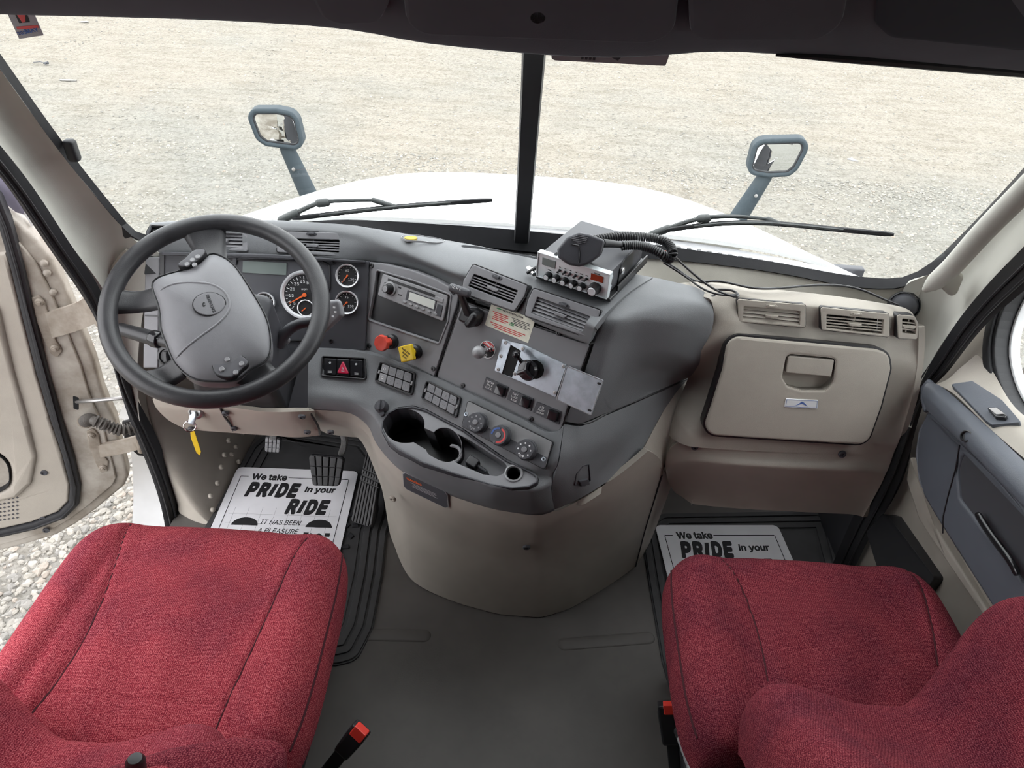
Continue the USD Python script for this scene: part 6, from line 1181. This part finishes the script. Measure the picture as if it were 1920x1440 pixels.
# white fairing outside the door opening, black hinge pocket
WP = Thing('cab_fairing', 'white outer cab panel seen below the lower door hinge', 'panel')
g = np.array([[W(222, 782, y=1.80), W(238, 752, y=1.80), W(262, 736, y=1.80)], [W(240, 800, y=1.78), W(256, 790, y=1.78), W(285, 790, y=1.78)], [W(246, 852, y=1.75), W(262, 856, y=1.75), W(300, 866, y=1.75)], [W(250, 920, y=1.72), W(272, 920, y=1.72), W(322, 925, y=1.72)], [W(248, 990, y=1.70), W(272, 990, y=1.70), W(345, 1000, y=1.70)], [W(240, 1075, y=1.70), W(270, 1075, y=1.70), W(365, 1085, y=1.70)]])
WP.part('panel_sheet', shell(g, .02, 30, 16), 'white_panel', smooth=60); WP.part('hinge_pocket', hull([W(234, 792, y=1.72), W(268, 785, y=1.72), W(240, 832, y=1.70), W(282, 852, y=1.70), W(262, 850, y=1.70)], .008), 'black_void'); WP.done()

# ------------------------------------------------------------ right door (closed)
DR = Thing('door_2', 'closed right door with blue-grey armrest, tan panels and an oval window', kind='structure')
XO = 1.125; FX = Frame((XO, 1.2, .9), (-1, 0, 0), (0, -1, 0))
wopen = Polygon(curve(FX.qs([(2300, 330), (2060, 390), (1960, 478), (1905, 548), (1880, 600), (1870, 655), (1880, 712), (1905, 762), (1950, 805), (2060, 860), (2300, 900)]), 90, True)).buffer(0)
skin = rpoly(Polygon([FX.q(*p) for p in [(2050, 380), (1920, 500), (1850, 560), (1790, 620), (1745, 680), (1705, 745), (1668, 835), (1635, 920), (1590, 1030), (1570, 1200)]] + [(1.6, -1.0), (1.6, .75)]), .02)
DR.part('door_skin', bprism(skin.difference(wopen.buffer(.012)), -.02, .0, .004, FX), 'tan_plastic', label='tan door lining', smooth=50)
DR.part('window_rubber', bprism(wopen.buffer(.040).difference(wopen.buffer(.014)), -.02, .012, .006, FX), 'black_rubber', label='thick black window rubber'); DR.part('rubber_lip', bprism(wopen.buffer(.016).difference(wopen.buffer(.004)), -.03, .005, .004, FX), 'black_rubber')
DR.part('window_reveal', bprism(wopen.buffer(.005).difference(wopen.buffer(-.004)), -.050, -.028, .004, FX), 'white_panel', label='pale painted window reveal'); gl = DR.part('door_glass', bprism(wopen.buffer(-.01), -.050, -.046, 0, FX), 'pane', label='clear side window')
# tan sill block with the switch plate
LZ = .845
sill = np.array([[W(1748, 722, x=1.045), W(1775, 712, x=1.075), W(1800, 690, x=1.10), W(1830, 665, x=1.118)], [W(1788, 738, x=1.045), W(1815, 722, x=1.075), W(1838, 705, x=1.10), W(1858, 692, x=1.118)], [W(1852, 800, x=1.045), W(1878, 780, x=1.075), W(1893, 768, x=1.10), W(1900, 760, x=1.118)], [W(1935, 872, x=1.045), W(1965, 850, x=1.075), W(1985, 838, x=1.10), W(1995, 830, x=1.118)], [W(2050, 975, x=1.045), W(2090, 950, x=1.075), W(2110, 938, x=1.10), W(2120, 930, x=1.118)]])
DR.part('door_sill', shell(sill, .03, 30, 18, face=(0, .9, 2.0)), 'tan_plastic', smooth=60)
sillf = on(dense(sill, 30, 18)); _q = np.array([sillf(*p) for p in ((1795, 728), (1830, 722), (1860, 790), (1885, 770), (1840, 755), (1860, 740))]); FS = Frame.fit(_q[~np.isnan(_q).any(1)], world=True); FS = Frame(FS.o + FS.n * .006, FS.n, (0, -1, 0))
sw = DR.part('switch_plate', bprism(pxpoly(FS, [(1783, 722), (1824, 716), (1880, 752), (1916, 794), (1860, 799), (1848, 790)], .004), -.02, .004, .002, FS), 'door_blue_grey', label='blue-grey window switch plate'); DR.part('window_switch', bprism(pxpoly(FS.up(.004), [(1852, 769), (1872, 769), (1890, 784), (1886, 789), (1868, 787)], .002), -.001, .010, .003, FS.up(.004)), 'black_gloss', sw); DR.part('switch_bezel', bprism(pxpoly(FS.up(.004), [(1855, 772), (1870, 771), (1886, 783), (1870, 784)], .001), .009, .0115, .0005, FS.up(.004)), 'dull_steel', sw)
# armrest bar
bar = np.array([[W(1742, 717, x=1.040), W(1732, 726, x=1.022), W(1730, 745, x=1.010), W(1737, 768, x=1.012)], [W(1760, 722, x=1.040), W(1752, 735, x=1.018), W(1752, 760, x=1.006), W(1757, 788, x=1.010)], [W(1776, 733, x=1.040), W(1768, 750, x=1.016), W(1770, 780, x=1.004), W(1776, 806, x=1.008)], [W(1815, 767, x=1.040), W(1804, 782, x=1.014), W(1800, 812, x=1.002), W(1806, 834, x=1.006)], [W(1855, 803, x=1.040), W(1842, 820, x=1.012), W(1838, 848, x=1.0), W(1842, 870, x=1.004)], [W(1920, 864, x=1.040), W(1905, 885, x=1.010), W(1900, 915, x=.998), W(1908, 940, x=1.002)], [W(2030, 968, x=1.040), W(2012, 990, x=1.01), W(2005, 1030, x=.998), W(2012, 1055, x=1.002)]])
bp_ = DR.part('armrest', shell(bar, .03, 50, 26), 'door_blue_grey', label='blue-grey padded armrest bar', smooth=60)
q = W(1813, 818, x=1.004); DR.part('screw_hole', lathe([(.0135, -.004), (.0135, .004), (.011, .005), (.009, -.0), (0, -.0)], Frame(q, (-.85, -.2, .4)), 18), 'black_plastic', bp_)
q = W(1743, 727, x=1.02); DR.part('bar_cap', hull([W(1742, 717, x=1.043), W(1733, 728, x=1.035), W(1732, 746, x=1.03), W(1737, 768, x=1.03), W(1750, 725, x=1.045)], .008), 'door_blue_grey', bp_)
# lower blue-grey panel below the armrest
FY = Frame((1.05, 1.2, .6), (-1, -.12, .06), (0, -1, 0))
lowp = [(1738, 766), (1800, 828), (1880, 905), (1990, 1030), (2080, 1150), (2080, 1500), (1955, 1290), (1868, 1152), (1800, 1045), (1752, 968), (1730, 930), (1716, 880), (1718, 820)]
LP = rpoly(Polygon(FY.qs(lowp)), .012, 5); pock = rpoly(Polygon(FY.qs([(1806, 846), (1862, 900), (1905, 952), (1925, 985), (1960, 1075), (1918, 1092), (1880, 1030), (1838, 985), (1800, 935), (1796, 880)])), .016, 6)
spk = rpoly(Polygon(FY.qs([(1740, 788), (1794, 842), (1786, 890), (1768, 952), (1752, 948), (1728, 900), (1722, 850), (1728, 810)])), .012, 5)
lp_ = DR.part('lower_panel', bprism(LP.difference(pock).difference(spk), -.06, 0, .010, FY), 'door_blue_grey', label='blue-grey lower door panel', smooth=50); DR.part('pocket_recess', cat(bprism(pock.buffer(.002), -.07, -.05, 0, FY), bprism(pock.buffer(.003).difference(pock), -.06, -.006, .002, FY)), 'charcoal_plastic', lp_); DR.part('speaker_panel', bprism(spk.buffer(-.002), -.05, -.006, .005, FY), 'grey_plastic', lp_)
DR.part('panel_seam', tube([FY.w(*FY.q(*p), .0005) for p in [(1800, 834), (1792, 880), (1778, 930), (1769, 968), (1768, 1000)]], .0018, 6), 'black_plastic', lp_)
hp2 = [FY.up(.012).hit(*p) for p in [(1832, 962), (1846, 985), (1872, 1022), (1898, 1058), (1908, 1078)]]; DR.part('pull_handle', tube(curve(hp2, 24), np.r_[.004, np.full(22, .0065), .005], 12, flat=1.4), 'black_gloss', lp_, label='black inner door pull handle'); DR.part('handle_base', hull([FY.up(-.02).hit(*p) for p in [(1838, 968), (1866, 1040), (1902, 1092), (1912, 1070)]], .012), 'door_blue_grey', lp_)
# tan strip and map pocket under the panel
FZ = Frame((1.10, 1.3, .35), (-1, -.05, .05), (0, -1, 0)); stp = rpoly(Polygon(FZ.qs([(1714, 850), (1724, 905), (1752, 975), (1800, 1052), (1868, 1158), (1960, 1300), (1930, 1310), (1855, 1160), (1780, 1050), (1730, 975), (1706, 900)])), .004); DR.part('tan_strip', bprism(stp, -.02, .012, .006, FZ), 'tan_plastic', smooth=50)
mp_ = rpoly(Polygon(FZ.qs([(1659, 964), (1672, 968), (1760, 1084), (1740, 1110), (1652, 1072), (1629, 998)])), .008); DR.part('map_pocket', bprism(mp_, -.03, .010, .004, FZ), 'black_plastic', label='black map pocket low on the door')
DR.part('rain_gutter', tube(curve([W(1895, 722, x=1.19), W(1920, 690, x=1.19), W(1960, 640, x=1.19)], 8), .008, 8), 'dull_steel', label='thin grey bar outside the side window') if False else None
DR.done()
RB = Thing('grab_rail', 'thin grey rail outside the right side window', 'rail'); RB.part('rail', tube(curve([W(1893, 728, x=1.30), W(1920, 700, x=1.30), W(2000, 615, x=1.30)], 8), .010, 10), 'dull_steel'); RB.part('rail_foot', hull([W(1893, 728, x=1.30), W(1890, 731, x=1.27)], .012), 'dull_steel'); RB.done()

# ------------------------------------------------------------ hood mirrors on posts
def mirror(px, foot, post_top, lbl, y):
    Mi = Thing('hood_mirror', lbl, 'mirror'); Xs = np.array([W(*p, y=y) for p in px]); c = Xs.mean(0); side = np.sign(c[0])
    f = Frame(c, (-side * .10, -1, .03), (1, 0, 0)); P = rpoly(Polygon(f.qs(px)), .045, 8); g = P.buffer(-.020)
    shellm = bprism(P, -.05, .006, .014, f); back = hull([f.w(a, b, -.05) for a, b in list(P.buffer(-.01).exterior.coords)[::3]] + [f.w(a, b, -.11) for a, b in list(P.buffer(-.06).exterior.coords)[::3]], .008, 8)
    k = Mi.part('mirror_housing', cat(bprism(P.difference(g), -.05, .008, .008, f)), 'mirror_shell', smooth=50); Mi.part('housing_back', back, 'mirror_shell', smooth=50); Mi.part('glass_rim', bprism(g.buffer(.004).difference(g.buffer(-.004)), -.01, .002, .001, f), 'black_rubber')
    n_ = 24; xs, ys = g.bounds[0::2], g.bounds[1::2]; gm = bprism(g.buffer(.003), -.008, -.002, 0, f)
    cc = c - np.array([0, 0, 0]); Rr = 1.3
    # slightly bulging glass
    pts = np.array(g.buffer(.003).exterior.coords)[:-1]; rings = []
    ctr = np.array(g.centroid.coords[0])
    for s in np.linspace(1, .02, 10): q = ctr + (pts - ctr) * s; h = -.004 - ((q - ctr)**2).sum(1) / (2 * Rr) + .008; rings.append(f.o + np.outer(q[:, 0], f.u) + np.outer(q[:, 1], f.v) + np.outer(h - .006, f.n))
    G = np.array(rings); G = np.concatenate([G, G[:, :1]], 1); Mi.part('mirror_glass', shell(G, .002), 'mirror_glass', smooth=True)
    a = W(*post_top, y=y + .03); b = W(*foot, y=y + .03); d = b - a; Mi.part('mirror_post', tube([a - d * .12, a, b, b + d * .6], [.024, .026, .032, .034], 14, flat=1.25), 'mirror_shell', smooth=50); Mi.part('post_bolt', lathe([(.008, 0), (.008, .004), (0, .006)], Frame(a * .6 + b * .4 - np.array([0, .03, 0]), (0, -1, .2)), 10), 'dull_steel'); Mi.done()
mirror([(458, 206), (466, 203), (520, 203), (548, 209), (560, 222), (571, 268), (566, 278), (552, 281), (498, 274), (480, 262)], (575, 357), (540, 282), 'grey hood mirror on a slanted post at the left of the truck hood', 2.95)
mirror([(1412, 268), (1432, 260), (1504, 258), (1518, 266), (1514, 284), (1496, 318), (1480, 331), (1440, 333), (1408, 328), (1400, 316)], (1388, 402), (1432, 334), 'grey hood mirror on a slanted post at the right of the truck hood', 2.95)

# ------------------------------------------------------------ wipers on the glass
gw = on(G[:, :][:, :]) if False else None
def wy(px, py, d=.03):  # place just outside the glass
    p = glassf(px, py); return p + (p - CAM) / np.linalg.norm(p - CAM) * d
glassf = on(dense(pane_grid, 50, 60))
def wiper(arm, blade, lbl):
    Wp = Thing('wiper', lbl, 'wiper'); A = [wy(*p, .045) for p in arm]; Bl = [wy(*p, .028) for p in blade]
    k = Wp.part('wiper_arm', tube(curve(A, 30), np.linspace(.0075, .0042, 30), 8), 'wiper_grey'); m = len(Bl) // 2
    Wp.part('wiper_blade', tube(curve(Bl, 30), np.r_[.003, np.full(28, .0048), .003], 8, flat=1.4), 'black_rubber'); s = curve(Bl, 30); Wp.part('blade_bridge', tube(s[4:24] * .995 + CAM * .005, np.r_[.002, np.full(18, .0035), .002], 6), 'wiper_grey'); Wp.part('arm_hook', hull([A[-1], s[15]], .007), 'wiper_grey'); Wp.part('pivot_cap', hull([A[0], A[0] + nz(A[1] - A[0]) * .05], .011), 'wiper_grey')
    Wp.part('arm_clip', hull([A[2], A[2] + nz(A[3] - A[2]) * .02], .011), 'wiper_grey'); Wp.done()
wiper([(528, 412), (560, 397), (598, 381), (648, 376), (700, 375)], [(548, 410), (640, 399), (740, 388), (830, 381), (923, 375)], 'dark wiper resting at the foot of the left windshield pane')
wiper([(1222, 440), (1262, 425), (1312, 410), (1383, 406), (1440, 411)], [(1248, 432), (1330, 421), (1430, 418), (1550, 428), (1676, 440)], 'dark wiper resting at the foot of the right windshield pane')
# ------------------------------------------------------------ sticker and tag on the glass
s3 = [W(*p, y=1.19) for p in ((8, 12), (58, 10), (82, 66), (36, 73))]; fq = Frame.fit(np.array([glassf(*p) if not np.isnan(glassf(*p)).any() else W(*p, y=1.23) for p in ((36, 73), (82, 66), (60, 40), (20, 40))]), world=True).up(.012); fq = Frame(fq.o, fq.n, fq.hit(82, 66) - fq.hit(36, 73))
SK = Thing('windshield_sticker', 'white and red inspection sticker in the top left corner of the windshield', 'sticker'); Q = Polygon(fq.qs([(2, 0), (52, -2), (82, 66), (36, 73)])); SK.part('sticker_sheet', bprism(Q, -.001, .0, 0, fq), 'sticker_grey')
SK.part('sticker_emblem', bprism(Polygon(fq.qs([(28, 26), (50, 25), (56, 41), (36, 43)])), 0, .0006, 0, fq), 'black_print'); SK.part('emblem_shield', bprism(Polygon(fq.qs([(31, 26), (47, 25), (48, 40), (42, 42)])), .0005, .001, 0, fq), 'red_print'); SK.part('red_band', bprism(Polygon(fq.qs([(30, 50), (71, 47), (73, 52), (33, 55)])), 0, .0006, 0, fq), 'red_print')
c_ = fq.q(57, 60); SK.part('sticker_lettering', cat(text('MAY', .0075, fq, c_[0] + .004, c_[1] + .003, bold=True), text('2024', .006, fq, c_[0] - .012, c_[1] + .001)), 'blue_print'); SK.done()
ftg = Frame.fit(np.array([W(1035, 112, y=1.17), W(1253, 122, y=1.17), W(1250, 95, y=1.16), W(1035, 90, y=1.16)]), world=True); TG = Thing('mirror_card', 'grey strip card hanging below the overhead console right of the centre post', 'card'); Q = rpoly(Polygon(ftg.qs([(1033, 85), (1034, 110), (1040, 114), (1248, 124), (1254, 108), (1255, 85)])), .003); TG.part('card_sheet', bprism(Q, -.004, .0, .001, ftg), 'sticker_grey'); a_ = ftg.q(1092, 108); b_ = ftg.q(1152, 109); TG.part('card_marks', cat([bprism(rect(a_[0] + .006 * k, a_[1], .004, .006), 0, .0006, 0, ftg) for k in range(4)] + [bprism(Polygon([(b_[0] - .01, b_[1] + .004), (b_[0] + .01, b_[1] + .003), (b_[0] + .006, b_[1] - .004)]), 0, .0006, 0, ftg)]), 'charcoal_plastic', kind='stuff'); TG.done()
# ------------------------------------------------------------ what the hood mirrors show: the cab's own white shell and trucks parked behind
CS = Thing('cab_shell', 'white outer shell of the cab and sleeper behind the doors', 'truck body', None)
for s in (-1, 1): CS.part('side_panel', rbox((.02, 1.9, 2.9), .008, (s * 1.19, -.72, .75)), 'white_paint')
rf_ = np.array([[(x, 1.33 - .06 * (x / 1.0)**2, 1.735) for x in np.linspace(-1.05, 1.05, 16)], [(x * 1.03, 1.10, 2.02) for x in np.linspace(-1.05, 1.05, 16)], [(x * 1.08, .55, 2.35) for x in np.linspace(-1.05, 1.05, 16)], [(x * 1.12, -.3, 2.55) for x in np.linspace(-1.05, 1.05, 16)], [(x * 1.12, -1.65, 2.6) for x in np.linspace(-1.05, 1.05, 16)]])
CS.part('roof_fairing', shell(rf_, .02, 24, 16, face=(0, 1, 9)), 'white_paint', smooth=60); CS.done()
def parked(x, y, turn, lbl, col):
    T = Thing('parked_truck', lbl, 'truck'); c, s = math.cos(turn), math.sin(turn); g = GZ
    def put(m): m = as_tm(m).copy(); v = m.vertices; m.vertices = np.c_[x + c * v[:, 0] - s * v[:, 1], y + s * v[:, 0] + c * v[:, 1], g + v[:, 2]]; return m
    T.part('cab', put(hull([(a, b, z) for a in (-1.1, 1.1) for b, z in ((-.2, 1.0), (-.2, 2.6), (-.55, 3.3), (-3.2, 3.9), (-3.2, 1.0))], .08)), col)
    T.part('hood', put(hull([(a * w, b, z) for a in (-1, 1) for w, b, z in ((1.1, -.2, 1.0), (1.1, -.2, 2.0), (.75, 1.6, 1.6), (.8, 1.75, .7), (1.1, -.2, .7))], .06)), col)
    T.part('windshield', put(hull([(a * .92, b, z) for a in (-1, 1) for b, z in ((-.02, 2.05), (-.30, 2.75), (-.12, 2.05), (-.42, 2.75))], .02)), 'black_gloss')
    gr_ = T.part('grille', put(rbox((1.15, .05, .85), .02, (0, 1.83, 1.12))), 'black_plastic')
    for k in range(5): T.part('grille_bar', put(rbox((1.08, .03, .05), .01, (0, 1.86, .80 + .16 * k))), 'chrome', gr_)
    T.part('bumper', put(rbox((2.2, .25, .35), .06, (0, 1.75, .50))), 'chrome')
    for q in (-1, 1):
        T.part('headlight', put(rbox((.28, .08, .22), .03, (q * .85, 1.68, 1.0))), 'chrome')
        for yy in (.9, -3.6, -4.9): m = trimesh.creation.cylinder(.5, .32, sections=24); m.apply_transform(trimesh.transformations.rotation_matrix(math.pi / 2, (0, 1, 0))); m.apply_translation((q * .98, yy, .5)); T.part('wheel', put(m), 'black_rubber')
    T.part('chassis', put(rbox((1.0, 6.0, .3), .03, (0, -2.6, .85))), 'charcoal_plastic'); T.done()
parked(-7.2, -12.5, -.15, 'white truck parked behind, seen only in the left hood mirror', 'white_paint')
parked(8.2, -13.0, .15, 'white truck parked behind, seen only in the right hood mirror', 'white_paint')
D.done()
